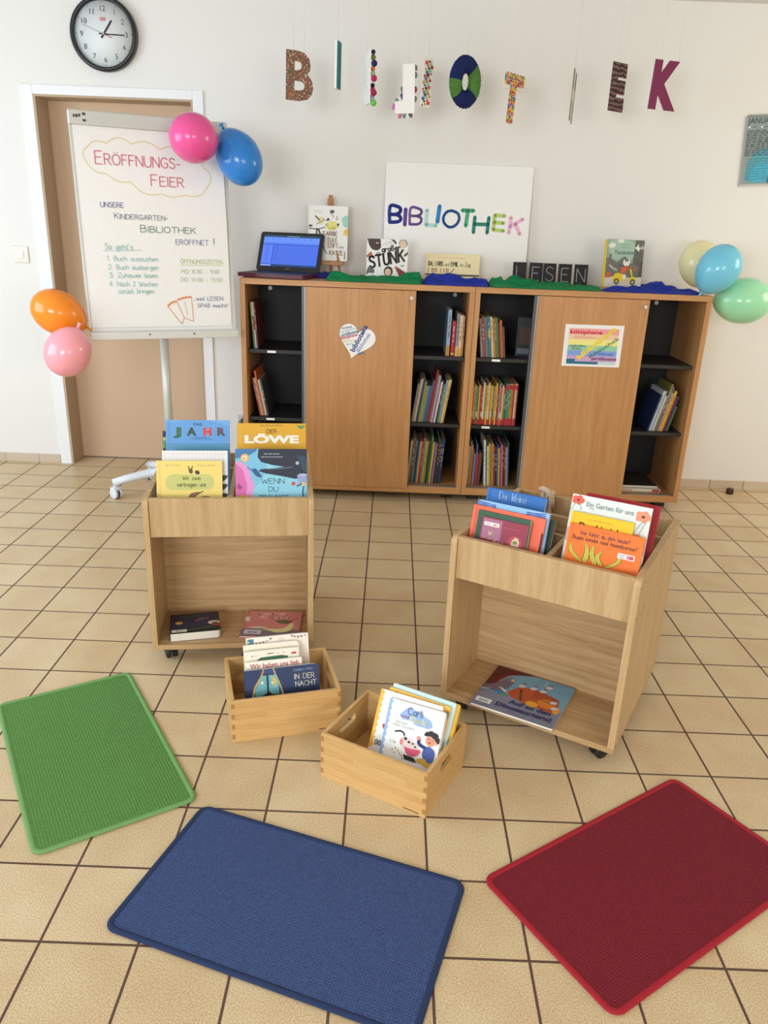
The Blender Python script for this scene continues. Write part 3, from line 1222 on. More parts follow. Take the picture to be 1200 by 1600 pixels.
# right cabinet, right bay
row(1.262, .428, [('navy', .009, .2), ('white', .008, .222), ('light blue', .009, .224), ('white', .007, .196), ('olive', .009, .262), ('purple', .010, .248), ('tan', .008, .215), ('yellow', .011, .226),
                 ('gold', .006, .22), ('red', .008, .196), ('navy', .010, .2), ('green', .010, .14)], 13, "right cabinet's right shelf")
for k, (lab, z0, th, w, colr, tc, yy) in enumerate((('white book with red lettering on its edge lying at the bottom of the right cabinet', .0835, .016, .23, (222, 214, 204), (180, 46, 40), 2.50),
                                              ('dark covered book lying on the white book at the bottom of the right cabinet', .1, .014, .215, (54, 50, 46), (222, 214, 206), 2.515))):
    t = thing('lying_book', lab, 'book', Matrix.Translation((1.158, yy, z0)), 'lying books in the right cabinet')
    m = MB()
    m.box((0, 0, 0), (w, .24, .0018), paint(colr)); m.box((0, 0, th - .0018), (w, .24, th), paint(colr)); m.box((0, 0, .0018), (w, .002, th - .0018), paint((226, 220, 210)))
    A = Art(m, FRONT, w, th)
    if k == 0:
        A.text('LALLLLAN', .03, .18, .047, tc, .01)
        A.rect(.8, .1, .98, .9, (176, 52, 44))
    m.build('cover', t)
    m = MB(); m.box((.003, .003, .0019), (w - .003, .237, th - .0019), M['pages']); m.build('pages', t)

# ================================================================ display books
def dbook(label, W, H, T, mat, rgb, art=None, kind='hard', name='picture_book', group=None, spine=None, page=None, rcol=.012, cat='book', k=1.0):
    """book with its front face at local y = 0, x to the right, z up"""
    r = thing(name, label, cat, mat, group)
    c = rgb if isinstance(rgb, bpy.types.Material) else paint(rgb, .38)
    s = paint(spine, .4) if spine else c
    m = MB()
    X = Matrix(((1, 0, 0, 0), (0, 0, 1, 0), (0, 1, 0, 0), (0, 0, 0, 1)))
    pg = page or M['pages']
    if kind == 'board':
        out = rounded(W, H, rcol, 5, 0, 0, (0, 1, 1, 0))
        m.prism(out, 0, .0012, c, X)
        m.prism(out, T - .0012, T, c, X)
        m.box((0, .0012, 0), (.0015, T - .0012, H), s)
    else:
        b = .0024 if kind == 'hard' else .0006
        m.box((0, 0, 0), (W, b, H), c, b * .3, 1)
        m.box((0, T - b, 0), (W, T, H), c, b * .3, 1)
        m.box((-.0005, b * .5, 0), (.0022, T - b * .5, H), s, .001, 2)
        if kind == 'hard':
            m.tube([(.0075, .0004, .001), (.0075, .0004, H - .001)], .0011, c, 6)
    if art:
        A = Art(m, FRONT, W, H, .0003)
        A.k, A.clip = k, True
        art(A)
    m.build('cover', r)
    m = MB()
    if kind == 'board':
        m.prism(rounded(W - .0022, H - .0006, rcol, 5, .0016, .0003, (0, 1, 1, 0)), .0013, T - .0013, pg, X)
    elif kind == 'hard':
        m.box((.0024, .0025, .003), (W - .003, T - .0025, H - .003), pg)
    else:
        m.box((.0024, .0007, .0006), (W - .0008, T - .0007, H - .0006), pg)
    m.build('pages', r)
    return r


def lay(x, y, z, ang, T):
    """book lying face up: bottom left corner of its cover at x, y, cover edge along ang"""
    a = R(ang)
    return Matrix(((math.cos(a), 0, -math.sin(a), x), (math.sin(a), 0, math.cos(a), y), (0, -1, 0, z + T), (0, 0, 0, 1)))


# ================================================================ book carts
CW, CD = .531, .545


def cart(label, x, y, ang):
    base = Matrix.Translation((x, y, 0)) @ Matrix.Rotation(R(ang), 4, 'Z')
    t = thing('book_cart', label, 'book cart', base, 'pale oak book carts')
    m = MB(); m.box((0, 0, .06), (CW, CD, .078), M['oak_x'], .002); m.build('base_panel', t)
    YZ = Matrix(((0, 0, 1, 0), (1, 0, 0, 0), (0, 1, 0, 0), (0, 0, 0, 1)))
    for a in (0, CW - .018):
        m = MB()
        m.prism(rounded(CD, .593 - .0782, .022, 6, 0, .0782, (0, 0, 1, 1)), a, a + .018, M['oak'], YZ)
        o = m.build('side_panel', t)
        m = MB()
        fx = a + .0184 if a > .1 else a - .0004
        for py, pz in ((.012, .565), (.07, .562), (.012, .478), (.06, .471), (.11, .474), (.3, .57), (.28, .471), (.012, .085)):
            m.cyl((fx - .0004, py, pz), (fx, py, pz), .0034, paint((92, 62, 38), .5), 10)
        m.build('screws', o)
    i0, i1 = .0182, CW - .0182
    m = MB(); m.box((i0, .008, .462), (i1, .026, .590), M['oak'], .0015); m.build('front_panel', t)
    m = MB(); m.box((i0, CD - .026, .462), (i1, CD - .008, .590), M['oak'], .0015); m.build('rear_panel', t)
    m = MB(); m.box((i0, .236, .0782), (i1, .252, .4638), M['oak_x']); m.build('back_panel', t)
    m = MB(); m.box((i0, .0262, .464), (i1, CD - .0262, .480), M['oak_x']); m.build('bin_floor', t)
    c = CW / 2
    m = MB(); m.box((c - .008, .0262, .4802), (c + .008, CD - .0262, .572), M['oak'], .0015); m.build('divider', t)
    for yy in (.25, .41):
        for p, q in ((i0, c - .0082), (c + .0082, i1)):
            m = MB(); m.box((p, yy - .007, .4802), (q, yy + .007, .568), M['oak_x'], .0015); m.build('divider', t)
    for cx, cy, an in ((.05, .06, 20), (CW - .05, .06, -35), (.05, CD - .06, 60), (CW - .05, CD - .06, 10)):
        q = Matrix.Translation((cx, cy, 0)) @ Matrix.Rotation(R(an), 4, 'Z')
        m = MB()
        m.cyl((cx, cy, .056), (cx, cy, .0598), .018, M['black_plastic'], 18)
        m.lathe([(.0, .030), (.0245, .030), (.025, .038), (.022, .048), (.012, .056), (0, .056)], M['black_plastic'], q, 20)
        ca = m.build('caster', t)
        m = MB()
        for s in (-1, 1):
            g = Matrix.Translation((cx, cy, .0232)) @ Matrix.Rotation(R(an), 4, 'Z') @ Matrix.Rotation(PI / 2, 4, 'Y')
            m.lathe([(0, s * .004), (.021, s * .004), (.0228, s * .007), (.0228, s * .016), (.020, s * .0185), (0, s * .0185)], M['black_plastic'], g, 24)
        m.build('wheel', ca)
    return base


def in_bin(base, x, d, lean, T, z=.4804, roll=0):
    th = R(lean)
    return base @ Matrix.Translation((x, d, z + T * math.sin(th))) @ Matrix.Rotation(-th, 4, 'X') @ Matrix.Rotation(R(roll), 4, 'Y')


K1 = cart('left pale oak book cart with two books lying on its shelf', -.885, .656, 7.8)
K2 = cart('right pale oak book cart, turned at an angle, one book on its shelf', .060, .458, -29.02)

# ---- books in the left cart
ink = (40, 40, 46)


def a_jahr(A):
    A.rect(0, 0, 1, 1, (98, 158, 220))
    A.blob([(.1, .9), (.3, 1), (.7, .98), (1, .8), (1, 1), (0, 1)], (112, 170, 228))
    A.line([(.06, .02), (.06, .98)], .008, (80, 138, 204))  # hinge groove's shade drawn as a darker blue line
    A.text('DAS', .5, .82, .045, (34, 62, 56), .02, align='c', fit=.14)
    for ch, x, c in (('J', .2, (38, 104, 74)), ('A', .41, (26, 74, 62)), ('H', .65, (218, 58, 56)), ('R', .87, (88, 72, 74))):
        A.text(ch, x, .50, .122, c, .06, align='c', fit=.135 if ch != 'J' else .08)
    r2 = random.Random(2)
    for x, c in ((.2, (200, 60, 50)), (.41, (200, 70, 60)), (.65, (240, 150, 140)), (.87, (190, 120, 110))):
        for k in range(7):
            A.oval(x + r2.uniform(-.05, .05), .53 + r2.uniform(0, .2), .006, .006, c, n=6)
    A.scrib(.45, .41, .18, .012, (60, 96, 150))
    A.scrib(.38, .37, .34, .012, (70, 110, 160))
    A.rect(0, 0, 1, .22, (86, 150, 190))


def a_drawing(A):
    A.rect(0, 0, 1, 1, (232, 230, 232))
    for i in range(16):
        A.line([(.04 + i * .06, .72), (.05 + i * .058, .99)], .004, (198, 196, 200))
    for y in (.84, .9, .96):
        A.line([(.06, y), (.96, y - .01)], .004, (204, 202, 206))
    A.oval(.58, .78, .11, .075, (52, 50, 54))
    A.oval(.58, .74, .08, .05, (216, 206, 200))
    for y in (.35, .48, .6):
        A.blob([(.84, y), (.92, y + .06), (1, y + .05), (.93, y - .02)], (48, 66, 52))
        A.line([(.8, y - .05), (.97, y + .05)], .012, (40, 56, 46))


def a_wirzwei(A):
    A.rect(0, 0, 1, 1, (236, 212, 118))
    A.line([(.055, .01), (.055, .99)], .010, (222, 194, 96))  # shade of the hinge crease put in as a darker yellow line
    A.scrib(.14, .92, .24, .016, (150, 128, 70))
    A.scrib(.62, .92, .27, .016, (150, 128, 70))
    W, H = A.W, A.H
    A.poly([(x / W, y / H) for x, y in rounded(.75 * W, .25 * W, .12 * W, 8, .13 * W, .55 * H)], (204, 204, 128))
    A.poly([(x / W, y / H) for x, y in rounded(.73 * W, .23 * W, .11 * W, 8, .14 * W, .56 * H)], (196, 198, 116))
    A.hand('Wir zwei', .53, .705, .062, (66, 58, 30), .12, align='c', fit=.27)
    A.hand('vertragen uns', .53, .605, .062, (66, 58, 30), .13, align='c', fit=.44)
    A.oval(.52, .84, .03, .04, (96, 70, 44), 20); A.line([(.5, .86), (.485, .91)], .018, (96, 70, 44)); A.line([(.53, .86), (.545, .91)], .018, (96, 70, 44))
    A.oval(.62, .82, .038, .03, (60, 50, 40), -25)
    A.blob([(.46, .40), (.52, .50), (.66, .52), (.6, .46), (.56, .4)], (142, 92, 64))
    A.line([(.6, .48), (.7, .53)], .016, (60, 56, 40))
    A.blob([(.6, .42), (.72, .46), (.82, .44), (.78, .4)], (120, 110, 70))


def a_loewe(A):
    A.rect(0, 0, 1, 1, (224, 168, 40))
    A.line([(.04, 0), (.04, 1)], .010, (240, 192, 66))
    A.scrib(.34, .905, .34, .016, (90, 66, 30))
    A.hand('DER', .50, .63, .055, (58, 46, 30), .14, align='c', fit=.14)
    A.text('LÖWE', .10, .27, .11, (246, 240, 228), .05, fit=.80)
    A.blob([(.93, .79), (.985, .88), (.98, .93), (.945, .93), (.93, .905), (.915, .93), (.88, .93), (.875, .88)], (62, 140, 66))
    A.rect(.885, .885, .975, .895, (170, 210, 150))


def a_wenn(A):
    A.rect(0, 0, 1, 1, (140, 206, 228))
    A.blob([(0, .2), (.2, .28), (.42, .62), (.38, .9), (.2, 1), (0, 1)], (120, 190, 222))
    A.poly([(0, 0), (.2, 0), (.26, .4), (.16, .72), (.05, .80), (0, .78)], (226, 150, 206))
    A.poly([(0, 0), (.12, 0), (.16, .4), (.1, .66), (0, .76)], (216, 104, 178))
    A.poly([(0, .84), (.14, .86), (.3, .97), (.3, 1), (0, 1)], (62, 120, 176))
    A.poly([(.32, 1), (.31, .86), (.36, .78), (.52, .73), (.68, .70), (.55, .68), (.35, .66), (.32, .63), (.42, .59), (.62, .55), (.83, .50), (1, .52), (1, 1)], (30, 38, 58))
    A.blob([(.86, .9), (.98, .86), (1, .7), (.98, .6), (.92, .72)], (38, 66, 92))
    A.oval(.865, .765, .022, .022, (238, 238, 240)); A.oval(.862, .765, .010, .010, (20, 24, 40))
    A.line([(.36, .68), (.55, .665), (.8, .70)], .006, (140, 150, 170), True)
    A.scrib(.40, .91, .22, .014, (214, 220, 226)); A.scrib(.36, .86, .30, .014, (214, 220, 226))
    A.oval(.13, .85, .058, .058, (226, 178, 120)); A.oval(.125, .85, .035, .03, (246, 226, 180)); A.oval(.12, .845, .012, .01, (150, 80, 60))
    A.blob([(.22, .66), (.28, .67), (.33, .6), (.37, .53), (.3, .54), (.25, .6)], (40, 84, 140)); A.line([(.23, .64), (.16, .70)], .010, (60, 70, 110))
    A.hand('WENN', .36, .42, .072, (46, 76, 98), .1, fit=.32)
    A.hand('DU', .46, .29, .066, (46, 76, 98), .1, fit=.13)
    A.hand('TRÄUMST', .32, .14, .072, (46, 76, 98), .1, fit=.42)
    A.oval(.81, .42, .028, .028, (220, 72, 58))
    A.poly([(.86, .56), (1, .57), (.99, .42), (.88, .43)], (146, 160, 206)); A.oval(.94, .565, .065, .02, (170, 184, 222))
    A.line([(.86, .38), (.95, .41), (.94, .25), (.97, .1)], .02, (70, 104, 168), True); A.oval(.95, .41, .025, .03, (230, 190, 90))
    A.oval(.05, .36, .03, .03, (190, 60, 130)); A.line([(.02, .4), (.1, .36)], .006, (120, 40, 90)); A.line([(.04, .44), (.07, .32)], .006, (120, 40, 90))
    A.oval(.1, .14, .12, .08, (222, 160, 60))


dbook('yellow picture book with a green oval title panel, front left of the left cart', .206, .21, .009, in_bin(K1, .034, .05, 18, .009), (236, 212, 118), a_wirzwei)
dbook('white picture book with pale pencil drawing, behind the yellow one in the left cart', .207, .236, .009, in_bin(K1, .049, .072, 18, .009), (232, 230, 232), a_drawing)


def a_black(A):
    A.rect(0, 0, 1, 1, (38, 40, 40)); A.rect(0, .78, 1, .92, (104, 140, 84)); A.oval(.04, .9, .03, .03, (190, 200, 120))


dbook('black and green picture book, only its top left corner showing behind the sky blue one', .2, .266, .008, in_bin(K1, .034, .205, 16, .008), (38, 40, 40), a_black)
dbook('sky blue picture book with a large coloured title, back left of left cart', .210, .305, .010, in_bin(K1, .046, .193, 16, .010), (98, 158, 220), a_jahr, k=.33)
dbook('mustard yellow picture book with a green heart sticker, back right of the left cart', .230, .300, .011, in_bin(K1, .282, .175, 17, .011), (224, 168, 40), a_loewe, k=.30)
dbook('picture book with a dark whale on light blue, front right of the left cart', .230, .246, .010, in_bin(K1, .282, .056, 18, .010), (140, 206, 228), a_wenn, k=.79)


# ---- books lying on the shelves of the carts
def a_dark(A):
    A.rect(0, 0, 1, 1, (34, 44, 72)); A.rect(0, .6, 1, 1, (26, 30, 46)); A.oval(.18, .52, .075, .06, (206, 158, 72))
    A.blob([(.0, .0), (.3, .16), (.55, .24), (.9, .3), (1, .3), (1, 0)], (22, 30, 34)); A.line([(.3, .1), (.95, .24)], .02, (96, 128, 92))
    A.oval(.56, .6, .06, .05, (150, 40, 74)); A.oval(.64, .66, .09, .05, (92, 72, 124)); A.oval(.76, .68, .03, .04, (150, 40, 70))
    A.oval(.88, .42, .12, .075, (226, 220, 200)); A.oval(.9, .38, .07, .045, (110, 70, 50)); A.blob([(.84, .3), (1, .36), (1, .22), (.9, .22)], (150, 52, 52))
    A.scrib(.22, .82, .64, .045, (74, 80, 104)); A.scrib(.3, .74, .44, .03, (68, 74, 98))
    A.rect(.03, .04, .33, .17, (228, 226, 220)); A.text('0017', .18, .075, .05, (60, 60, 64), .02, align='c')


def a_pink(A):
    A.rect(0, 0, 1, 1, (216, 136, 132)); A.rect(0, 0, 1, .28, (128, 112, 122)); A.line([(.03, 0), (.03, 1)], .01, (150, 120, 126))
    A.hand('JULIAN IST EINE', .2, .84, .075, (248, 228, 220), .13, fit=.5); A.hand('MEERJUNGFRAU', .26, .7, .075, (248, 228, 220), .13, fit=.55)
    A.blob([(.5, .22), (.62, .16), (.78, .2), (.86, .3), (.88, .5), (.82, .54), (.76, .38), (.64, .3), (.5, .3), (.36, .27)], (226, 220, 160))
    A.blob([(.55, .62), (.72, .66), (.85, .58), (.76, .5), (.6, .54)], (98, 110, 76)); A.oval(.8, .58, .05, .04, (170, 60, 66)); A.line([(.8, .62), (.94, .74)], .012, (120, 60, 70))
    A.blob([(.1, .34), (.3, .38), (.45, .33), (.2, .3)], (220, 214, 190))
    A.rect(.06, .08, .35, .24, (206, 204, 214)); A.text('0024', .2, .115, .06, (70, 66, 100), .02, align='c')
    A.rect(.02, .56, .1, .74, (226, 222, 214))


dbook('thick dark blue board book lying left on the shelf of the left cart', .166, .136, .030, lay(-.832, .683, .0786, 15.5, .030), (34, 44, 72), a_dark, 'board', page=paint((226, 222, 210), .8))
dbook('flat dusty pink picture book lying right on the shelf of the left cart', .200, .185, .008, lay(-.611, .728, .0786, 1.5, .008), (216, 136, 132), a_pink)


def a_dino(A):
    A.rect(0, 0, 1, 1, (112, 158, 184)); A.poly([(0, .4), (0, 1), (.5, 1), (.2, .86), (.12, .6)], (82, 20, 24)); A.line([(.1, .55), (.16, .8), (.3, .93)], .03, (182, 52, 40), True)
    A.rect(0, 0, 1, .36, (122, 124, 142)); A.blob([(0, .3), (.3, .38), (.6, .36), (1, .34), (1, .2), (0, .2)], (126, 128, 146))
    A.poly([(.3, .46), (.4, .66), (.62, .7), (.9, .62), (.94, .42), (.9, .3), (.55, .33), (.36, .38)], (178, 78, 40))
    A.oval(.8, .46, .12, .1, (210, 122, 44)); A.oval(.64, .36, .075, .06, (226, 156, 52)); A.oval(.93, .38, .04, .08, (226, 150, 56))
    for k in range(4):
        A.line([(.6, .66 - k * .045), (.86, .62 - k * .045)], .008, (92, 44, 30))
    A.line([(.44, .58), (.5, .36)], .03, (104, 58, 44))
    for x, y in ((.42, .68), (.56, .7), (.68, .7), (.72, .82), (.86, .52), (.9, .4)):
        A.oval(x, y, .045, .03, (206, 202, 204), 30); A.oval(x + .01, y + .07, .018, .018, (140, 96, 76))
    A.line([(.66, .84), (.66, .95)], .010, (210, 206, 204))
    A.blob([(.0, .48), (.1, .55), (.2, .72), (.27, .74), (.3, .66), (.27, .5), (.2, .4), (.05, .4)], (110, 96, 116)); A.oval(.24, .74, .05, .05, (120, 112, 134)); A.oval(.28, .74, .022, .03, (216, 180, 150))
    A.line([(.2, .5), (.3, .44)], .03, (226, 220, 220)); A.line([(.0, .36), (.1, .42)], .012, (216, 214, 220)); A.oval(.22, .40, .05, .03, (58, 120, 190)); A.oval(.29, .38, .035, .028, (70, 150, 110))
    A.text('Auf zu den', .40, .225, .083, (52, 50, 104), .035, fit=.5)
    A.text('Dinosauriern!', .27, .10, .083, (52, 50, 104), .035, fit=.67)
    A.scrib(.78, .94, .14, .012, (60, 90, 120))
    A.scrib(.45, .045, .1, .012, (60, 60, 96))
    A.rect(.03, .07, .22, .17, (226, 226, 230)); A.text('0043', .125, .095, .042, (80, 80, 84), .02, align='c')


dbook('blue and grey picture book with orange creatures lying on the shelf of the right cart', .254, .240, .008, lay(.144, .391, .0786, -28, .008), (100, 104, 124), a_dino, 'soft')


# ---- books in the right cart
def flag_strip(A, x, y, s, right):
    """small white language sticker, x,y bottom left, width s (shares of the cover width)"""
    k = A.W / A.H
    A.rect(x, y, x + s, y + s * .42 * k, (244, 242, 242))
    hh = s * .42 * k
    for j in (0, 1):
        A.rect(x + s * .08, y + hh * (.2 + .4 * j), x + s * .44, y + hh * (.32 + .4 * j), (108, 70, 112))
    if right == 'tr':
        A.rect(x + s * .54, y + hh * .15, x + s * .93, y + hh * .82, (206, 44, 62))
        A.oval(x + s * .68, y + hh * .48, s * .075, s * .075, (244, 240, 240)); A.oval(x + s * .70, y + hh * .48, s * .06, s * .06, (206, 44, 62)); A.oval(x + s * .79, y + hh * .48, s * .025, s * .025, (244, 240, 240), n=5)
    else:
        A.rect(x + s * .54, y + hh * .2, x + s * .93, y + hh * .4, (226, 176, 60)); A.rect(x + s * .54, y + hh * .5, x + s * .93, y + hh * .62, (120, 74, 100)); A.oval(x + s * .72, y + hh * .45, s * .05, s * .05, (206, 90, 50))


def a_orange(A):
    A.rect(0, 0, 1, 1, (240, 118, 34)); A.line([(.055, 0), (.055, 1)], .012, (222, 102, 24))  # darker line along the spine paints the hinge groove's shade
    A.scrib(.44, .93, .15, .012, (160, 78, 34))
    A.hand('Wie fühlst du dich heute?', .16, .83, .052, (92, 56, 92), .14, fit=.66, rot=0)
    A.hand('Bugün kendini nasıl hissediyorsun?', .07, .73, .052, (60, 44, 40), .14, fit=.86)
    for base, tip, bend in (((.22, .35), (.06, .66), -.06), ((.28, .35), (.25, .72), .03), ((.42, .35), (.38, .70), -.04), ((.5, .35), (.5, .62), -.06), ((.58, .33), (.72, .62), .07)):
        bx, by = base; tx, ty = tip; mx, my = (bx + tx) / 2 + bend, (by + ty) / 2
        for wv, c in ((.036, (84, 78, 22)), (.028, (212, 196, 70))):
            A.blob([(bx - wv, by), (mx - wv, my), (tx, ty), (mx + wv, my), (bx + wv, by)], c)
        A.line([(bx, by), (mx, my), (tx, ty)], .006, (150, 136, 40), True)
    flag_strip(A, .70, .55, .22, 'tr')


def a_yellowb(A):
    A.rect(0, 0, 1, 1, (250, 196, 20)); A.line([(.05, 0), (.05, 1)], .012, (236, 178, 10))  # hinge crease shaded by a painted darker line
    A.scrib(.28, .80, .40, .014, (110, 70, 20))
    A.text('Das bin ich', .14, .42, .13, (70, 40, 20), .02, fit=.68)


def a_garten(A):
    A.rect(0, 0, 1, 1, (226, 234, 232)); A.rect(0, 0, 1, .55, (232, 238, 238)); A.blob([(.0, .0), (0, .28), (.4, .36), (.7, .34), (1, .37), (1, 0)], (214, 176, 178))
    for x, y, r, c in ((.08, .89, .075, (226, 92, 70)), (.91, .80, .09, (240, 148, 116)), (.87, .33, .085, (230, 170, 124))):
        for k in range(5):
            A.oval(x + .5 * r * math.cos(k * 1.257), y + .5 * r * math.sin(k * 1.257) * A.W / A.H, r * .62, r * .5, c, k * 72)
        A.oval(x, y, r * .25, r * .2, (110, 50, 50))
    for x0, y0, x1, y1 in ((.06, .84, .01, .66), (.1, .84, .14, .7), (.92, .74, .83, .42), (.95, .7, .9, .45)):
        A.line([(x0, y0), (x1, y1)], .008, (150, 170, 150))
    A.text('Ein Garten für uns', .19, .79, .066, (112, 128, 130), .006, fit=.60)
    A.oval(.255, .76, .008, .008, (112, 128, 130)); A.oval(.285, .76, .008, .008, (112, 128, 130))


def a_red(A):
    A.rect(0, 0, 1, 1, (178, 28, 40)); A.rect(.70, .30, .86, .8, (186, 170, 160)); A.rect(.75, .33, .81, .77, (140, 120, 112)); A.rect(.86, .0, 1, 1, (158, 18, 32)); A.rect(.7, .0, 1, .28, (66, 40, 44))


def a_maroon(A):
    A.rect(0, 0, 1, 1, (150, 56, 78)); A.rect(.03, .34, .45, .96, (170, 112, 140))
    flag_strip(A, .06, .74, .33, 'es')
    A.scrib(.5, .77, .34, .02, (196, 110, 128))
    A.hand('Wo', .18, .46, .085, (238, 204, 160), .14); A.hand('hat meine', .06, .33, .05, (230, 186, 130), .14, fit=.24); A.hand('Ente?', .33, .21, .085, (238, 204, 160), .13, fit=.2)
    A.oval(.78, .36, .16, .16, (190, 72, 92)); A.poly([(.68, .1), (.86, .1), (.87, .44), (.83, .54), (.77, .56), (.71, .44)], (216, 196, 160))
    A.oval(.78, .40, .05, .035, (110, 140, 70)); A.poly([(.69, .1), (.85, .1), (.85, .28), (.70, .28)], (92, 52, 62))


def a_green(A):
    A.rect(0, 0, .97, 1, (52, 92, 72)); A.rect(.97, 0, 1, 1, (150, 120, 84))


def a_coral(A):
    A.rect(0, 0, 1, 1, (244, 112, 82)); A.line([(.05, 0), (.05, 1)], .014, (224, 92, 64)); A.rect(.975, .35, 1, .78, (60, 30, 34))  # darker line near the spine stands in for the groove's shade


def a_lblue(A):
    A.rect(0, 0, 1, 1, (148, 196, 240))
    for x0, sg in ((.26, -1), (.70, 1)):
        for k in range(9):
            y = .98 - k * .05
            A.line([(x0, y - .12), (x0 + sg * .25, y - (.0 if k % 2 else .16))], .012, (78, 96, 168) if k % 2 else (104, 134, 206))
    A.rect(0, .0, .03, 1, (96, 126, 196)); A.line([(.96, .7), (.98, .98)], .01, (200, 216, 240))


def a_blue(A):
    A.rect(0, 0, 1, 1, (52, 116, 192)); A.line([(.06, 0), (.06, 1)], .014, (36, 92, 164))  # hinge groove shaded in colour by a darker line
    A.hand('Der kleine', .22, .72, .12, (176, 206, 236), .1, fit=.46)


def a_dkback(A):
    A.rect(0, 0, 1, 1, (58, 66, 50))


dbook('small maroon picture book with a language sticker, frontmost left in the right cart', .137, .166, .006, in_bin(K2, .061, .034, 14, .006), (150, 56, 78), a_maroon, 'soft', k=.56)
dbook('dark green board book with a rounded corner, framing the small maroon one', .162, .178, .009, in_bin(K2, .043, .042, 14, .009), (52, 92, 72), a_green, 'board', page=paint((150, 120, 84)))
dbook('coral red picture book behind the dark green board book in the right cart', .216, .186, .010, in_bin(K2, .022, .053, 14, .010), (244, 112, 82), a_coral)
dbook('light blue picture book with dark blue leaf fronds, behind the coral red one', .216, .197, .011, in_bin(K2, .026, .069, 14, .011), (148, 196, 240), a_lblue, k=.25)
dbook('dark olive paperback tucked behind the light blue leaf book', .215, .172, .010, in_bin(K2, .036, .092, 20, .010), (58, 66, 50), a_dkback, 'soft')
dbook('plain mid blue picture book at the back left of the right cart', .182, .207, .024, in_bin(K2, .020, .15, 14, .024), (52, 116, 192), a_blue, k=.46)
dbook('orange picture book with yellow leaves, frontmost right in the right cart', .200, .195, .009, in_bin(K2, .308, .045, 14, .009), (240, 118, 34), a_orange, k=.76)
dbook('bright yellow picture book, second from the front right in the right cart', .168, .222, .009, in_bin(K2, .303, .062, 14, .009), (250, 196, 20), a_yellowb, k=.36)
dbook('white picture book with orange poppies in the right cart', .214, .262, .011, in_bin(K2, .292, .082, 14, .011), (226, 234, 232), a_garten, k=.5)
dbook('red picture book behind the white poppy book in the right cart', .204, .236, .018, in_bin(K2, .305, .19, 14, .018), (178, 28, 40), a_red)

# cream cord tied over the divider of the right cart
t = thing('cord_loop', 'cream cord looped over the rear edge of the right cart', 'cord', K2.copy())
m = MB()
cord = paint((222, 196, 170), .8)
for o in (0, .014, .027):
    m.tube([(.098 + o, .509, .535), (.098 + o, .509, .580), (.097 + o, .514, .597), (.096 + o, .528, .601), (.095 + o, .541, .594), (.095 + o, .545, .57), (.095 + o, .545, .53)], .0072, cord, 10)
m.tube([(.080, .522, .606), (.094, .514, .611), (.112, .506, .608), (.126, .500, .598), (.134, .497, .580), (.137, .497, .556)], [.007, .010, .0105, .0095, .008, .006], cord, 10)
m.build('cord', t)

# ================================================================ bamboo boxes
BW, BD, BH = .317, .245, .138


def crate(label, x, y, ang):
    base = Matrix.Translation((x, y, 0)) @ Matrix.Rotation(R(ang), 4, 'Z')
    t = thing('bamboo_box', label, 'box', base, 'bamboo boxes on the floor')
    w = .010
    m = MB(); m.box((w, w, .0005), (BW - w, BD - w, .0085), M['bamboo'], .0006); m.build('bottom', t)
    for nm, y0 in (('front_panel', 0), ('rear_panel', BD - w)):
        m = MB(); m.box((0, y0, 0), (BW, y0 + w, BH), M['bamboo'], .0012)
        for k in range(4):
            for xx in (0, BW - .0095):
                z0 = .012 + k * .034
                fy = y0 - .0002 if y0 == 0 else y0 + w + .0002
                m.face([(xx, fy, z0), (xx + .0095, fy, z0), (xx + .0095, fy, z0 + .016), (xx, fy, z0 + .016)], M['bamboo_end'])
        if y0 == 0:
            m.face([(BW - .064, -.0003, .007), (BW - .018, -.0003, .007), (BW - .018, -.0003, .0105), (BW - .064, -.0003, .0105)], paint((120, 80, 40)))
        m.build(nm, t)
    YZ = Matrix(((0, 0, 1, 0), (1, 0, 0, 0), (0, 1, 0, 0), (0, 0, 0, 1)))
    n = 12
    inner, outer = [], []
    hx, hz, hl, hr = BD / 2, .100, .031, .0125
    for i in range(4 * n):
        a = 2 * PI * (i + .5) / (4 * n)
        cx = hl if math.cos(a) > 0 else -hl
        inner.append((hx + cx + hr * math.cos(a), hz + hr * math.sin(a)))
        dx, dz = cx + hr * math.cos(a), hr * math.sin(a)
        # cast to the panel's edge
        ca, sa = math.cos(a), math.sin(a)
        x0, x1, z0, z1 = w, BD - w, 0.0, BH
        s = min(((x1 - hx - dx) / ca if ca > 1e-6 else ((x0 - hx - dx) / ca if ca < -1e-6 else 9)),
                ((z1 - hz - dz) / sa if sa > 1e-6 else ((z0 - hz - dz) / sa if sa < -1e-6 else 9)))
        outer.append([hx + dx + ca * s, hz + dz + sa * s])
    for cx, cz in ((w, 0), (BD - w, 0), (BD - w, BH), (w, BH)):
        k = min(range(len(outer)), key=lambda i: (outer[i][0] - cx) ** 2 + (outer[i][1] - cz) ** 2)
        outer[k] = [cx, cz]
    for a in (0, BW - w):
        m = MB(); m.ring(outer, inner, a + .0001, a + w - .0001, M['bamboo'], YZ); m.build('side_panel', t)
    return base


B1 = crate('bamboo box of board books in front of the left cart', -.544, .266, 16.1)
B2 = crate('bamboo box of board books turned corner forward, nearer the blue mat', -.279, .142, -28.2)


def in_box(base, x, d, lean, T, roll=0):
    return in_bin(base, x, d, lean, T, .0092, roll)


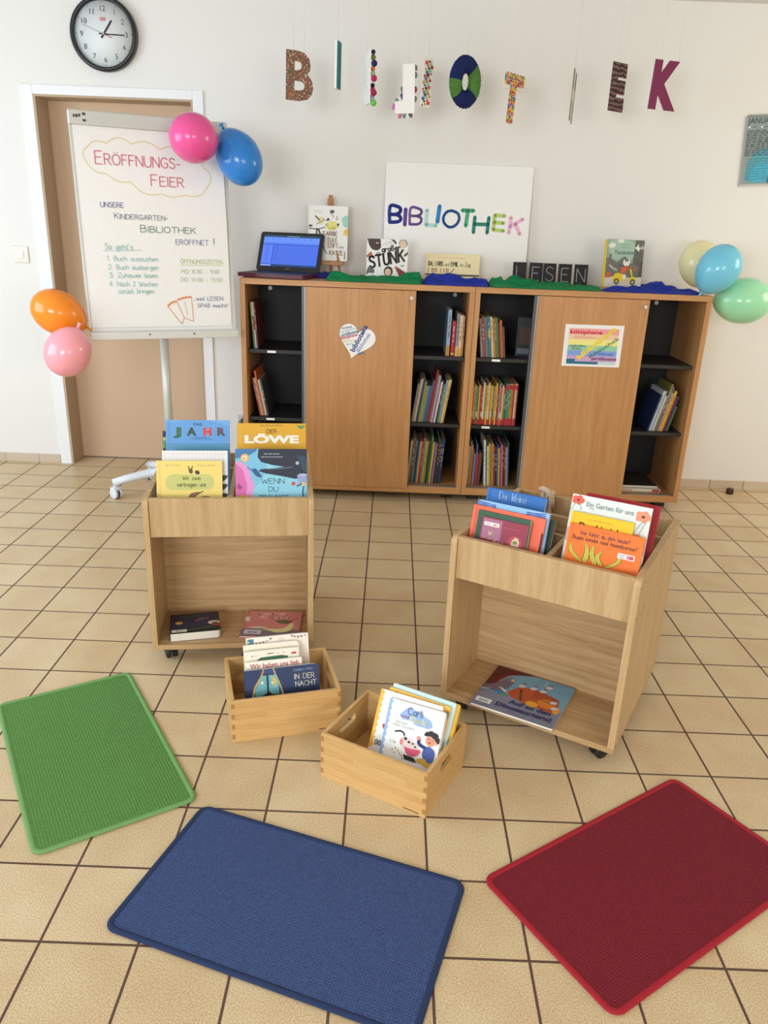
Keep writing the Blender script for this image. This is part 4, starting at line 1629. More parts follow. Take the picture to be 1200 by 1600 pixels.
def a_nacht(A):
    A.rect(0, 0, 1, 1, (36, 58, 104)); A.poly([(.24, 1), (.38, 1), (.45, .6), (.5, 0), (.1, 0), (.18, .6)], (48, 74, 130))
    A.rect(.13, .1, .295, .80, (110, 176, 190)); A.rect(.315, .12, .45, .80, (110, 176, 190)); A.rect(.2, .8, .46, .84, (24, 32, 56)); A.rect(.292, .1, .318, .82, (24, 36, 56))
    A.poly([(0, 0), (0, 1), (.25, 1), (.2, .66), (.1, .2), (.09, 0)], (34, 52, 98)); A.line([(.26, 1), (.22, .76), (.13, .42), (.09, 0)], .022, (226, 184, 92), True)
    A.poly([(.4, 1), (1, 1), (1, 0), (.51, 0), (.46, .4), (.42, .8)], (36, 54, 98)); A.line([(.39, 1), (.41, .82), (.455, .55), (.49, .28), (.51, 0)], .018, (232, 206, 140), True)
    A.poly([(.345, .75), (.40, .70), (.43, .58), (.41, .45), (.38, .40), (.40, .52), (.385, .62), (.36, .68)], (228, 196, 92)); A.poly([(.35, .56), (.37, .62), (.39, .57), (.38, .5), (.36, .5)], (236, 216, 130))
    A.poly([(.21, .58), (.235, .64), (.25, .58), (.245, .53), (.22, .53)], (236, 226, 190))
    A.blob([(.15, .12), (.25, .2), (.3, .28), (.33, .27), (.36, .2), (.48, .16), (.5, .0), (.15, 0)], (24, 26, 34))
    for k in range(4):
        A.line([(.04 + k * .035, .72 - k * .02), (.03 + k * .02, .4)], .006, (64, 84, 128))
    A.hand('DANIELA PREIS', .66, .83, .030, (150, 170, 200), .12, fit=.26)
    A.hand('IN DER', .665, .58, .068, (226, 224, 200), .11, fit=.27)
    A.hand('NACHT', .675, .35, .068, (226, 224, 200), .11, fit=.28)


def a_wir(A):
    A.rect(0, 0, 1, 1, (244, 240, 228)); A.text('Wir haben uns lieb', .08, .80, .088, (176, 58, 58), .02, fit=.87)
    A.oval(.5, .4, .3, .25, (220, 190, 150))


def a_third(A):
    A.rect(0, 0, 1, 1, (240, 236, 220)); A.poly([(.2, .70), (.3, .80), (.68, .815), (.8, .77), (.78, .66)], (50, 104, 74)); A.rect(.86, .81, .95, .87, (204, 52, 72))
    A.line([(.42, .89), (.54, .90)], .012, (70, 60, 50)); A.line([(.47, .87), (.48, .9)], .012, (70, 60, 50)); A.line([(.14, .84), (.16, .87)], .014, (60, 50, 46)); A.line([(.2, .84), (.23, .865)], .008, (120, 100, 84))
    A.oval(.62, .88, .008, .01, (70, 70, 60)); A.oval(.72, .885, .008, .012, (70, 90, 60))


def a_bunting(A):
    A.rect(0, 0, 1, 1, (248, 238, 226)); A.rect(.02, .72, .12, .96, (84, 128, 148)); A.oval(.04, .86, .012, .012, (220, 230, 230)); A.oval(.09, .78, .01, .01, (220, 230, 230))
    A.line([(.13, .84), (.25, .82), (.36, .88), (.42, .94)], .004, (120, 110, 110), True); A.line([(.72, .965), (.82, .92), (.98, .945)], .004, (120, 110, 110), True)
    for x, y, c in ((.16, .80, (110, 84, 84)), (.22, .80, (84, 78, 90)), (.275, .82, (110, 84, 84)), (.33, .855, (206, 170, 160)), (.39, .91, (64, 70, 112)),
                    (.735, .93, (90, 84, 84)), (.78, .895, (130, 96, 84)), (.835, .88, (76, 76, 110)), (.89, .885, (110, 84, 84)), (.95, .905, (206, 166, 154))):
        A.poly([(x - .02, y + .035), (x + .02, y + .035), (x, y - .03)], c)
    A.line([(.53, .92), (.6, .92), (.6, .84), (.53, .84), (.53, .92)], .006, (206, 186, 176)); A.oval(.565, .88, .006, .006, (206, 170, 160))


wp = paint((240, 236, 226), .7)
dbook('navy blue board book with a night window, frontmost in the farther bamboo box', .221, .172, .011, in_box(B1, .046, .036, 20, .011), (36, 58, 104), a_nacht, 'board', page=wp, k=.55)
dbook('small white board book with red title lettering, second in the farther bamboo box', .168, .183, .012, in_box(B1, .053, .060, 20, .012), (244, 240, 228), a_wir, 'board', page=wp, k=.55)
dbook('cream board book with a dark green roof shape, third in the farther bamboo box', .165, .203, .012, in_box(B1, .052, .082, 20, .012), (240, 236, 220), a_third, 'board', page=wp, k=.5)
dbook('plain cream board book edge just showing behind the green roof one', .168, .212, .011, in_box(B1, .053, .1035, 20, .011), (242, 234, 214), None, 'board', page=wp)
dbook('pale pink white board book with painted bunting, rearmost in the farther bamboo box', .190, .222, .012, in_box(B1, .064, .125, 20, .012), (248, 238, 226), a_bunting, 'board', page=wp, k=.42)


def scallop(A, c, x, w):
    A.rect(0, 0, x, 1, c)
    for k in range(9):
        A.oval(x, (k + .5) / 9, w, w * 1.1, c, n=12)


def a_carli(A):
    A.rect(0, 0, 1, 1, (246, 245, 244)); scallop(A, (150, 182, 232), .045, .022)
    A.blob([(.22, .76), (.28, .84), (.36, .92), (.48, .90), (.58, .91), (.66, .84), (.76, .81), (.82, .72), (.76, .66), (.66, .66), (.54, .66), (.44, .71), (.3, .70)], (150, 182, 228))
    A.hand('Carli', .36, .805, .115, (34, 40, 78), .1, fit=.26)
    A.hand('und', .26, .735, .05, (190, 60, 150), .2, fit=.13)
    A.hand('Klecks', .42, .695, .095, (240, 236, 130), .12, fit=.32)
    A.hand('BACKEN', .19, .62, .034, (120, 120, 120), .1, fit=.2); A.hand('EINEN KUCHEN', .14, .565, .034, (120, 120, 120), .1, fit=.38)
    # bowl, spotted pup and child with dark curly hair
    A.line([(.21, .47), (.30, .50), (.37, .47), (.38, .40)], .025, (60, 54, 58), True)
    A.blob([(.33, .38), (.38, .44), (.48, .42), (.6, .38), (.66, .3), (.58, .24), (.4, .24), (.33, .30)], (228, 208, 200))
    for x, y, r in ((.41, .40, .03), (.48, .36, .025), (.55, .35, .02), (.6, .31, .02)):
        A.oval(x, y, r, r * .8, (58, 46, 48))
    A.oval(.35, .33, .03, .05, (226, 130, 130)); A.blob([(.41, .27), (.52, .26), (.7, .28), (.66, .18), (.54, .14), (.46, .18)], (216, 86, 116))
    A.poly([(.42, .14), (.62, .13), (.67, .06), (.46, .06)], (40, 38, 42))
    for k, (x, y) in enumerate(((.22, .16), (.27, .2), (.32, .17), (.26, .12), (.36, .13), (.4, .1), (.7, .08), (.42, .06))):
        A.oval(x, y, .014, .011, ((150, 150, 150), (200, 90, 100))[k % 3 == 2])
    A.oval(.17, .30, .05, .035, (216, 222, 216)); A.oval(.24, .29, .015, .015, (110, 176, 140))
    A.blob([(.76, .36), (.86, .38), (.95, .3), (.93, .14), (.8, .14), (.74, .24)], (72, 92, 164)); A.line([(.64, .46), (.66, .38), (.78, .34)], .055, (72, 92, 164), True); A.oval(.63, .47, .03, .035, (222, 150, 124))
    A.oval(.84, .48, .085, .085, (226, 154, 126)); A.oval(.94, .47, .025, .03, (226, 154, 126)); A.line([(.79, .50), (.82, .505)], .008, (90, 50, 44)); A.line([(.86, .49), (.89, .49)], .008, (90, 50, 44)); A.oval(.83, .445, .02, .014, (170, 60, 60))
    for x, y, r in ((.77, .58, .045), (.83, .60, .055), (.90, .58, .06), (.95, .53, .045), (.74, .56, .025), (.97, .49, .025)):
        A.oval(x, y, r, r * .8, (36, 30, 34))
    A.oval(.75, .12, .09, .04, (220, 176, 70), 10); A.oval(.88, .08, .1, .04, (220, 176, 70))


def a_scal(A):
    A.rect(0, 0, 1, 1, (247, 246, 242)); scallop(A, (240, 186, 70), .05, .022)
    A.oval(.37, .72, .08, .07, (240, 190, 84)); A.blob([(.14, .42), (.24, .47), (.3, .42), (.26, .34), (.18, .35)], (196, 62, 70)); A.oval(.27, .45, .05, .04, (80, 80, 84)); A.oval(.31, .4, .03, .04, (90, 150, 180))
    A.poly([(.24, .3), (.36, .3), (.35, .14)], (226, 150, 60)); A.oval(.29, .3, .055, .03, (150, 60, 70))
    A.text('0006', .08, .06, .08, (90, 88, 90), .02, fit=.22); A.line([(.24, .135), (.42, .13)], .012, (236, 180, 170))


def a_ltb(A):
    A.rect(0, 0, 1, 1, (200, 228, 226)); A.rect(0, .93, .8, .96, (226, 236, 230))


def a_yl(A):
    A.rect(0, 0, 1, 1, (236, 186, 40))


def a_mid(A):
    A.rect(0, 0, 1, 1, (244, 190, 72)); A.oval(.9, .9, .06, .05, (236, 160, 140)); A.oval(.97, .9, .05, .06, (150, 150, 110)); A.oval(.12, .96, .02, .02, (170, 60, 50))


dbook('white board book with scalloped blue spine and pink bowl, frontmost in nearer box', .164, .221, .013, in_box(B2, .139, .045, 28, .013, -3), (246, 245, 244), a_carli, 'board', page=wp, k=.70)
dbook('white board book with a scalloped yellow spine, second in the nearer bamboo box', .186, .226, .012, in_box(B2, .096, .0625, 28, .012, -2), (247, 246, 242), a_scal, 'board', page=wp, k=.70)
dbook('golden yellow board book, its top edge showing third in the nearer bamboo box', .184, .228, .011, in_box(B2, .106, .079, 28, .011), (244, 190, 72), a_mid, 'board', page=wp)
dbook('pale aqua board book, fourth in the nearer bamboo box', .190, .232, .012, in_box(B2, .108, .0945, 28, .012), (200, 228, 226), a_ltb, 'board', page=wp)
dbook('deep yellow board book, rearmost and rightmost in the nearer bamboo box', .175, .222, .012, in_box(B2, .130, .111, 28, .012), (236, 186, 40), a_yl, 'board', page=paint((236, 196, 90)))

# ================================================================ floor mats
def mat_rug(label, cx, cy, ang, surf, edge):
    L, Wd, r = .690, .396, .022
    base = Matrix.Translation((cx, cy, 0)) @ Matrix.Rotation(R(ang), 4, 'Z')
    t = thing('carpet_mat', label, 'mat', base, 'coloured carpet mats on the tiles')
    m = MB()
    P = rounded(L - .012, Wd - .012, r, 6, -L / 2 + .006, -Wd / 2 + .006)
    m.prism(P, .0006, .0058, surf)
    m.build('woven_surface', t)
    m = MB()
    Q = rounded(L - .012, Wd - .012, r, 8, -L / 2 + .006, -Wd / 2 + .006)
    dense = []
    for i, p in enumerate(Q):
        q = Q[(i + 1) % len(Q)]
        n = max(1, int(math.hypot(q[0] - p[0], q[1] - p[1]) / .03))
        for k in range(n):
            dense.append((p[0] + (q[0] - p[0]) * k / n, p[1] + (q[1] - p[1]) * k / n, .0042))
    m.tube(dense, .0075, edge, 10, True, .52)
    m.build('edge_binding', t)


mat_rug('green carpet mat at the left edge of the picture', -.936, .212, -57.8, carpet('green_carpet', (72, 118, 52), (106, 156, 80), .0075), paint((112, 158, 92), .9))
mat_rug('navy blue carpet mat in the middle foreground', -.302, -.290, -18.3, carpet('blue_carpet', (34, 48, 90), (70, 92, 142), .0062, .7), paint((30, 48, 86), .9))
mat_rug('dark red carpet mat at the right foreground', .522, -.170, 33.8, carpet('red_carpet', (96, 6, 24), (144, 22, 44), .0060), paint((160, 14, 36), .8))

# ================================================================ on top of the cabinets
TOP = ZT + .0004


def upright(x, y, z, ang, lean, T):
    th = R(lean)
    return Matrix.Translation((x, y, z + T * math.sin(th))) @ Matrix.Rotation(R(ang), 4, 'Z') @ Matrix.Rotation(-th, 4, 'X')


# laptop
lb = Matrix.Translation((-.936, 2.529, TOP)) @ Matrix.Rotation(R(-15), 4, 'Z')
t = thing('laptop', 'open laptop with a blue screen and dark red base on the left cabinet', 'laptop', lb)
red = paint((92, 26, 44), .32, 'dark_red_plastic')
dk = paint((34, 34, 36), .42, 'dark_plastic')
LW, LD = .360, .235
XY = Matrix.Identity(4)
m = MB(); m.prism(rounded(LW, LD, .012, 5), .003, .0205, red); m.prism(rounded(LW - .008, LD - .008, .01, 5, .004, .004), .0205, .0222, dk)
bs = m.build('base', t)
m = MB()
for r_ in range(6):
    for c_ in range(15):
        m.box((.024 + c_ * .021, .085 + r_ * .0205, .0222), (.024 + c_ * .021 + .018, .085 + r_ * .0205 + .017, .0240), M['black_plastic'], .001, 1)
k = m.build('keyboard', bs)
m = MB(); m.prism(rounded(.1, .055, .004, 3, .13, .015), .0222, .0228, paint((52, 50, 52), .4)); m.build('touchpad', bs)
m = MB()
for fx in (.03, LW - .03):
    for fy in (.03, LD - .03):
        m.cyl((fx, fy, 0), (fx, fy, .003), .008, M['black_plastic'], 12)
m.build('rubber_feet', bs)
ll = Matrix.Translation((0, LD - .006, .022)) @ Matrix.Rotation(R(-24), 4, 'X')
FL = ll @ FRONT
m = MB()
m.prism(rounded(LW, .212, .014, 5, 0, .002), -.0065, .0, dk, FL)
A = Art(m, FL, LW, .212, .0004)
A.text('ASUS', .5, .065, .014, (150, 150, 150), .03, align='c', fit=.07)
li = m.build('screen_lid', t)
m = MB()
x0, z0, w, h = .022, .028, LW - .044, .170
m.box((x0, -.0018, z0), (x0 + w, -.0003, z0 + h), paint((62, 92, 186), .25, 'screen_blue', 0, 0, .9), 0, 1, ll)
A = Art(m, ll @ Matrix.Translation((x0, 0, z0)) @ FRONT, w, h, .0020)


def glow(c, e=.9):
    return paint(c, .25, None, 0, 0, e)


A.poly([(0, .93), (1, .93), (1, 1), (0, 1)], glow((34, 60, 74)))
A.poly([(0, .76), (1, .76), (1, .93), (0, .93)], glow((84, 118, 214)))
A.poly([(0, .70), (1, .70), (1, .76), (0, .76)], glow((70, 100, 196)))
A.poly([(0, .685), (1, .685), (1, .70), (0, .70)], glow((30, 52, 90)))
A.poly([(0, .0), (1, .0), (1, .055), (0, .055)], glow((26, 54, 92)))
A.poly([(0, .0), (.19, .0), (.19, .04), (0, .04)], glow((126, 140, 208)))
A.poly([(0, .08), (.18, .08), (.18, .68), (0, .68)], glow((72, 104, 198)))
for i in range(9):
    A.poly([(.06, .62 - i * .055), (.06 + .05 + .01 * (i % 3), .62 - i * .055), (.06 + .05 + .01 * (i % 3), .63 - i * .055), (.06, .63 - i * .055)], glow((40, 62, 140)))
    A.poly([(.24, .65 - i * .055), (.24 + .03 + .012 * (i % 2), .65 - i * .055), (.24 + .03 + .012 * (i % 2), .66 - i * .055), (.24, .66 - i * .055)], glow((42, 64, 142)))
A.poly([(.19, .1), (.2, .1), (.2, .68), (.19, .68)], glow((46, 70, 150)))
for i in range(8):
    A.poly([(.04 + i * .115, .86), (.055 + i * .115, .86), (.055 + i * .115, .89), (.04 + i * .115, .89)], glow((38, 56, 130)))
A.poly([(.42, .955), (.64, .955), (.64, .965), (.42, .965)], glow((150, 164, 170)))
m.build('display', li)

# easel with its book
t = thing('table_easel', 'small wooden table easel holding a white book behind the laptop', 'easel', Matrix.Translation((-.482, 2.790, TOP)))
E_ = M['easel']
def bar(m, p, q, w, d):
    p, q = Vector(p), Vector(q)
    dd = q - p
    m.box((-w / 2, -d / 2, 0), (w / 2, d / 2, dd.length), E_, .0015, 1, Matrix.Translation(p) @ dd.to_track_quat('Z', 'X').to_matrix().to_4x4() @ Matrix.Rotation(PI / 2, 4, 'Z'))
for s in (-1, 1):
    m = MB(); bar(m, (s * .062, -.052, .001), (s * .008, .016, .330), .013, .011); m.build('front_leg', t)
m = MB(); bar(m, (0, .074, .001), (0, .026, .300), .013, .011); m.build('rear_leg', t)
m = MB(); bar(m, (0, -.030, .075), (0, .025, .392), .030, .009); m.build('mast', t)
m = MB(); m.box((-.11, -.080, .064), (.078, -.036, .083), E_, .002); m.build('ledge', t)
m = MB()
m.prism([(-.0175, .335), (.0175, .335), (.0175, .392), (.011, .398), (.010, .412), (-.010, .412), (-.011, .398), (-.0175, .392)], -.008, .008, E_, Matrix.Translation((0, .014, 0)) @ FRONT)
h_ = m.build('book_clamp', t)
m = MB(); m.ball((.002, -.001, .376), .0055, paint((206, 164, 82), .25, 'brass', 1.0)); m.build('brass_knob', h_)


def a_farbe(A):
    A.rect(0, 0, 1, 1, (236, 234, 228)); A.line([(.03, 0), (.03, 1)], .008, (214, 210, 206))  # grey line paints the shade of the hinge crease
    A.scrib(.15, .90, .22, .02, (160, 150, 120)); A.scrib(.16, .865, .2, .016, (170, 160, 130))
    A.oval(.60, .64, .16, .115, (226, 216, 120)); A.poly([(.44, .72), (.50, .79), (.55, .74)], (44, 42, 42)); A.poly([(.72, .68), (.79, .69), (.76, .62)], (44, 42, 42))
    A.oval(.47, .655, .03, .03, (60, 56, 40)); A.oval(.475, .655, .018, .018, (240, 236, 200)); A.oval(.65, .60, .034, .03, (60, 56, 40)); A.oval(.65, .60, .02, .018, (240, 236, 200)); A.line([(.52, .6), (.55, .585), (.58, .6)], .010, (60, 56, 40))
    A.oval(.31, .73, .07, .09, (226, 214, 150)); A.line([(.18, .81), (.28, .74)], .03, (50, 48, 48)); A.line([(.2, .66), (.4, .74)], .012, (70, 68, 66)); A.line([(.38, .78), (.42, .72)], .012, (80, 78, 76))
    A.blob([(.53, .9), (.6, .93), (.66, .9), (.6, .86)], (80, 80, 84)); A.line([(.56, .86), (.64, .82), (.62, .78)], .012, (96, 94, 96)); A.line([(.72, .82), (.74, .76), (.69, .76)], .014, (80, 78, 80))
    A.blob([(.84, .78), (1, .84), (1, .64), (.9, .64)], (156, 204, 184)); A.blob([(.9, .56), (1, .6), (1, .48), (.9, .48)], (236, 200, 90)); A.oval(.96, .54, .02, .02, (210, 150, 60))
    A.line([(.02, .58), (.25, .57), (.42, .61)], .02, (50, 48, 48)); A.line([(.22, .58), (.21, .44), (.3, .36)], .035, (44, 42, 44)); A.line([(.26, .57), (.32, .46)], .04, (44, 42, 44)); A.line([(.38, .3), (.42, .2), (.47, .13)], .02, (44, 42, 44))
    A.oval(.06, .63, .05, .03, (90, 90, 92))
    for s, x, y, f in (('FARBE', .38, .46, .36), ('EULE', .50, .345, .24), ('STIFT', .50, .24, .26), ('UND', .79, .235, .12), ('KATZE', .55, .11, .34)):
        A.hand(s, x, y, .098 if s != 'UND' else .045, (148, 112, 40) if s not in ('FARBE',) else (128, 66, 44), .15, fit=f)
    A.rect(.925, .03, .945, .18, (90, 84, 80))


dbook('white picture book with a yellow cat face standing on the little easel', .209, .274, .012, upright(-.597, 2.756, 1.2275, 0, 4, .012), (236, 234, 228), a_farbe)


def a_stunk(A):
    A.rect(0, 0, 1, 1, (234, 232, 226))
    A.blob([(.0, 1), (.06, .82), (.14, .72), (.26, .70), (.34, .78), (.33, .9), (.3, 1)], (66, 50, 46)); A.oval(.25, .88, .07, .05, (44, 34, 32)); A.oval(.25, .89, .04, .02, (206, 150, 150))
    A.blob([(0, .56), (.1, .66), (.14, .58), (.1, .5), (0, .52)], (170, 98, 58)); A.line([(.1, .57), (.18, .55)], .02, (206, 100, 116))
    A.poly([(.56, 1), (.66, .99), (.72, .92), (.70, .86), (.64, .94)], (60, 56, 54)); A.oval(.88, .9, .11, .1, (150, 156, 150)); A.oval(.87, .88, .08, .085, (226, 196, 168)); A.line([(.78, .82), (.84, .78)], .03, (226, 196, 168)); A.line([(.84, .9), (.87, .9)], .008, (70, 60, 60))
    A.poly([(.9, .6), (1, .7), (1, .62), (.92, .55)], (92, 80, 60))
    A.scrib(.46, .91, .18, .016, (120, 120, 116)); A.scrib(.38, .86, .26, .016, (120, 120, 116))
    A.hand('großer', .37, .66, .115, (44, 42, 42), .22, fit=.45, rot=9)
    A.hand('ein', .24, .60, .06, (60, 58, 58), .12, fit=.1, rot=9)
    for ch, x, y, f in (('S', .10, .24, .12), ('T', .26, .28, .13), ('U', .44, .33, .12), ('N', .60, .37, .14), ('K', .79, .42, .13)):
        A.hand(ch, x, y, .26, (34, 32, 34), .19, fit=f, rot=9)
    A.blob([(.0, .08), (.05, .26), (.16, .24), (.2, .12), (.1, .06)], (92, 92, 94))
    A.oval(.54, .16, .11, .12, (40, 38, 40)); A.oval(.53, .14, .075, .085, (224, 184, 150)); A.line([(.5, .14), (.51, .145)], .012, (60, 46, 40)); A.line([(.56, .14), (.57, .145)], .012, (60, 46, 40)); A.rect(.46, .0, .6, .06, (84, 120, 80))
    A.poly([(.70, .26), (.74, .29), (1, .12), (1, .04), (.82, .02)], (128, 44, 48)); A.oval(.73, .26, .04, .035, (190, 90, 90))
    A.rect(.05, .03, .26, .10, (240, 240, 238)); A.rect(.09, .055, .2, .07, (120, 120, 120)); A.hand('mit', .84, .3, .05, (50, 48, 48), .12)


dbook('square white picture book with a dark crooked title on the left cabinet', .213, .190, .010, upright(-.279, 2.612, 1.1605, 0, 9, .010), (234, 232, 226), a_stunk)


def a_ida(A):
    A.rect(0, 0, 1, 1, (234, 220, 172)); A.line([(.03, .0), (.03, 1)], .006, (222, 204, 150))  # darker line by the spine is the hinge groove's shade, painted
    A.scrib(.22, .84, .5, .012, (150, 130, 90))
    x = .05
    for s, c, f in (('IDA,', (48, 44, 40), .085), ('C', (206, 160, 50), .032), ('HRIS', (48, 44, 40), .105), ('und', (90, 80, 60), .085), ('EMIL', (40, 38, 38), .135), ('im', (90, 80, 60), .055), ('Zug', (60, 54, 50), .10)):
        A.hand(s, x, .52, .075 if s not in ('und', 'im') else .06, c, .16 if s.isupper() else .1, fit=f)
        x += f + (.012 if s == 'C' else .034)
    for k, px in enumerate((.05, .12, .145, .17, .2, .28, .34, .39, .42)):
        A.oval(px, .40, .010, .010, ((190, 60, 60), (60, 56, 52), (70, 90, 80))[k % 3]); A.line([(px, .26), (px, .38)], .012, ((190, 60, 60), (60, 56, 52), (140, 110, 60))[k % 3])
    A.rect(0, .14, 1, .2, (52, 46, 46)); A.rect(.16, .13, .2, .22, (236, 226, 190)); A.rect(.46, .13, .5, .22, (236, 226, 190)); A.line([(.45, .22), (.53, .42)], .012, (80, 74, 64))


dbook('wide pale yellow picture book standing on blue silk in front of the painted canvas', .285, .128, .010, upright(.033, 2.715, 1.158, 0, 8, .010), (234, 220, 172), a_ida)


def a_pizza(A):
    A.rect(0, 0, 1, 1, (146, 164, 146)); A.blob([(.02, .96), (.3, 1), (.6, .98), (.75, .88), (.7, .6), (.4, .55), (.1, .66)], (160, 190, 172))
    A.poly([(0, .2), (0, .62), (.08, .62), (.08, .7), (.14, .7), (.14, .6), (.3, .52), (.36, .58), (.5, .66), (.6, .58), (.62, .5), (1, .5), (1, .2)], (112, 112, 100))
    A.poly([(.72, .5), (.76, 1), (1, 1), (1, .4)], (96, 96, 86)); A.blob([(.88, .2), (.94, .55), (1, .5), (1, .15)], (82, 84, 64))
    A.poly([(0, 0), (0, .2), (.3, .24), (.7, .2), (1, .22), (1, 0)], (216, 206, 192))
    A.blob([(.02, .86), (.1, .92), (.2, .92), (.22, .86), (.12, .82)], (226, 226, 214)); A.oval(.36, .97, .09, .04, (226, 226, 214))
    A.poly([(.74, .84), (.8, .86), (.84, .92), (.86, .85), (.92, .84), (.87, .80), (.88, .76), (.82, .79)], (236, 230, 210)); A.oval(.95, .84, .05, .05, (170, 170, 150))
    A.scrib(.36, .885, .28, .016, (96, 116, 106)); A.scrib(.38, .83, .22, .016, (96, 116, 106))
    A.hand('Pizzakatze', .22, .70, .08, (58, 74, 68), .12, fit=.50)
    # scooter and white-eared rider
    A.poly([(.46, .52), (.48, .60), (.53, .54), (.6, .55), (.63, .61), (.64, .52), (.62, .46), (.5, .45)], (240, 238, 232)); A.line([(.52, .52), (.53, .515)], .012, (60, 60, 60)); A.line([(.58, .53), (.59, .525)], .012, (60, 60, 60))
    A.line([(.1, .46), (.2, .40), (.3, .36)], .035, (240, 238, 232), True); A.poly([(.42, .30), (.42, .45), (.58, .46), (.56, .30)], (224, 100, 60)); A.line([(.55, .42), (.68, .40)], .04, (224, 100, 60)); A.line([(.36, .46), (.5, .44)], .03, (70, 80, 130))
    A.blob([(.22, .22), (.3, .3), (.5, .27), (.55, .18), (.6, .14), (.25, .14)], (236, 206, 36)); A.line([(.68, .40), (.72, .26), (.76, .16)], .05, (236, 206, 36)); A.blob([(.66, .2), (.8, .22), (.84, .14), (.7, .14)], (236, 206, 36)); A.line([(.62, .41), (.74, .4)], .016, (70, 66, 60))
    A.oval(.32, .12, .07, .07, (60, 58, 56)); A.oval(.32, .12, .04, .04, (190, 180, 100)); A.oval(.76, .11, .07, .07, (60, 58, 56)); A.oval(.76, .11, .04, .04, (190, 180, 100)); A.oval(.52, .22, .05, .06, (240, 238, 226)); A.rect(.03, .2, .14, .31, (216, 92, 56)); A.oval(.78, .38, .04, .03, (216, 92, 56))


dbook('grey green picture book with a yellow scooter and yellow spine on the right cabinet', .216, .232, .025, upright(.948, 2.565, 1.158, 17, 5, .025), (146, 164, 146), a_pizza, spine=(238, 204, 40))

# five small chalk boards, one letter each
for k, (ch, x, y, z, rz, w) in enumerate((('L', .489, 2.655, 1.1445, 1.5, .071), ('E', .574, 2.662, 1.149, -6, .069), ('S', .644, 2.635, 1.158, 4, .069), ('E', .722, 2.632, 1.147, 2, .071), ('N', .807, 2.640, 1.147, 1, .071))):
    where = ('leftmost of the five small boards', 'second from the left, tucked behind the S board', 'middle one, overlapping its left neighbour', 'second from the right', 'rightmost of the five small boards')[k]
    base_ = upright(x, y, z, rz, 8, .004)
    t = thing('chalkboard_card', 'small black board chalked with %s, %s' % (ch, where), 'chalkboard', base_, 'chalk letter boards on the right cabinet')
    H = 1.262 - z
    m = MB(); m.box((0, 0, 0), (w, .004, H), paint((30, 30, 31), .75, 'chalkboard_black'), .0006, 1)
    A = Art(m, FRONT, w, H)
    zz = H - .088
    A.hand(ch, w * .5, zz, .066 if ch != 'S' else .07, (176, 180, 180), .042, align='c', rel=False, fit=None)
    m.build('board', t)
    m = MB(); m.box((w * .35, .0042, .0), (w * .65, .030, .010), paint((196, 166, 122), .6)); m.build('stand', t)


from mathutils import noise


# silk cloths: wavy heaps laid along the front of the cabinets
def scarf(label, colr, alpha, x0, x1, y0, y1, heights, seed, tails=()):
    t = thing('silk_scarf', label, 'scarf', Matrix.Translation(((x0 + x1) / 2, (y0 + y1) / 2, TOP)), 'silk scarves on the cabinets')
    q = random.Random(seed)
    ph = [q.random() * 6.3 for _ in range(8)]
    m = MB()
    N, K = 200, 40
    rows = []
    cx, cy = (x0 + x1) / 2, (y0 + y1) / 2
    for i in range(N + 1):
        s = i / N
        f = s * (len(heights) - 1)
        j = min(int(f), len(heights) - 2)
        u = f - j
        u = u * u * (3 - 2 * u)
        h = heights[j] * (1 - u) + heights[j + 1] * u
        endf = min(1, s / .04, (1 - s) / .04)
        x = x0 + (x1 - x0) * s
        dep = (y1 - y0) * (.55 + .45 * endf) * (1 + .10 * math.sin(11 * s + ph[0]))
        r_ = []
        for k in range(K + 1):
            v = k / K
            y = (y0 + y1) / 2 + (v - .5) * dep + .006 * math.sin(23 * s + ph[1])
            pf = math.sin(PI * min(1, v * 1.0)) ** .55
            Ls = (x1 - x0)
            fold = .13 * math.sin(17 * v + 3.2 * math.sin(8 * Ls * s + ph[4]) + ph[2]) + .07 * math.sin(31 * v - 2.4 * math.sin(13 * Ls * s + ph[7]) + ph[3]) + .10 * math.sin(17 * Ls * s + 3 * v + ph[6])
            cr = noise.turbulence(Vector((x * 9, y * 20, seed * 3.1)), 2, False) - .55
            rd = abs(noise.noise(Vector((x * 11 + 7 * y, y * 40, seed * 1.7))))
            z = max(.0006, (1.15 * h * endf ** .6) * pf * (.92 + fold * .6 + .45 * cr - .55 * rd) + .001)
            if k in (0, K):
                z = .0006
            xx = x + .004 * math.sin(12 * v + ph[6] + 15 * s)
            r_.append((xx - cx, y - cy, z))
        rows.append(r_)
    m.grid(rows, silk(colr[0], colr[1], alpha))
    m.build('cloth', t)


GREEN = ('green_silk', (0, 124, 70))
BLUE = ('blue_silk', (22, 48, 158))
scarf('dark blue silk scarf lying behind the laptop and under the easel', ('dark_blue_silk', (20, 36, 116)), .8, -.545, -.40, 2.61, 2.70, (.022, .034, .03, .034), 3)
scarf('long green silk scarf on the left cabinet in front of the crooked title book', GREEN, .82, -.475, .012, 2.446, 2.603, (.034, .048, .04, .036, .034, .042, .054, .058), 5)
scarf('royal blue silk scarf in front of the pale yellow book on the left cabinet', BLUE, .82, .014, .350, 2.450, 2.600, (.03, .062, .058, .052, .050, .052, .056, .048), 8)
scarf('green silk scarf in front of the five chalk boards on the right cabinet', GREEN, .80, .352, .925, 2.446, 2.60, (.060, .070, .066, .058, .044, .034, .036, .032, .026, .022), 11)
scarf('royal blue silk scarf at the right end of the right cabinet', BLUE, .82, .928, 1.430, 2.450, 2.572, (.016, .024, .030, .034, .026, .040, .030, .026, .034, .024), 14)
scarf('thin blue silk scarf bunched behind the yellow spined book', ('sheer_blue_silk', (26, 54, 160)), .75, 1.15, 1.36, 2.60, 2.70, (.03, .07, .085, .05, .03), 15)

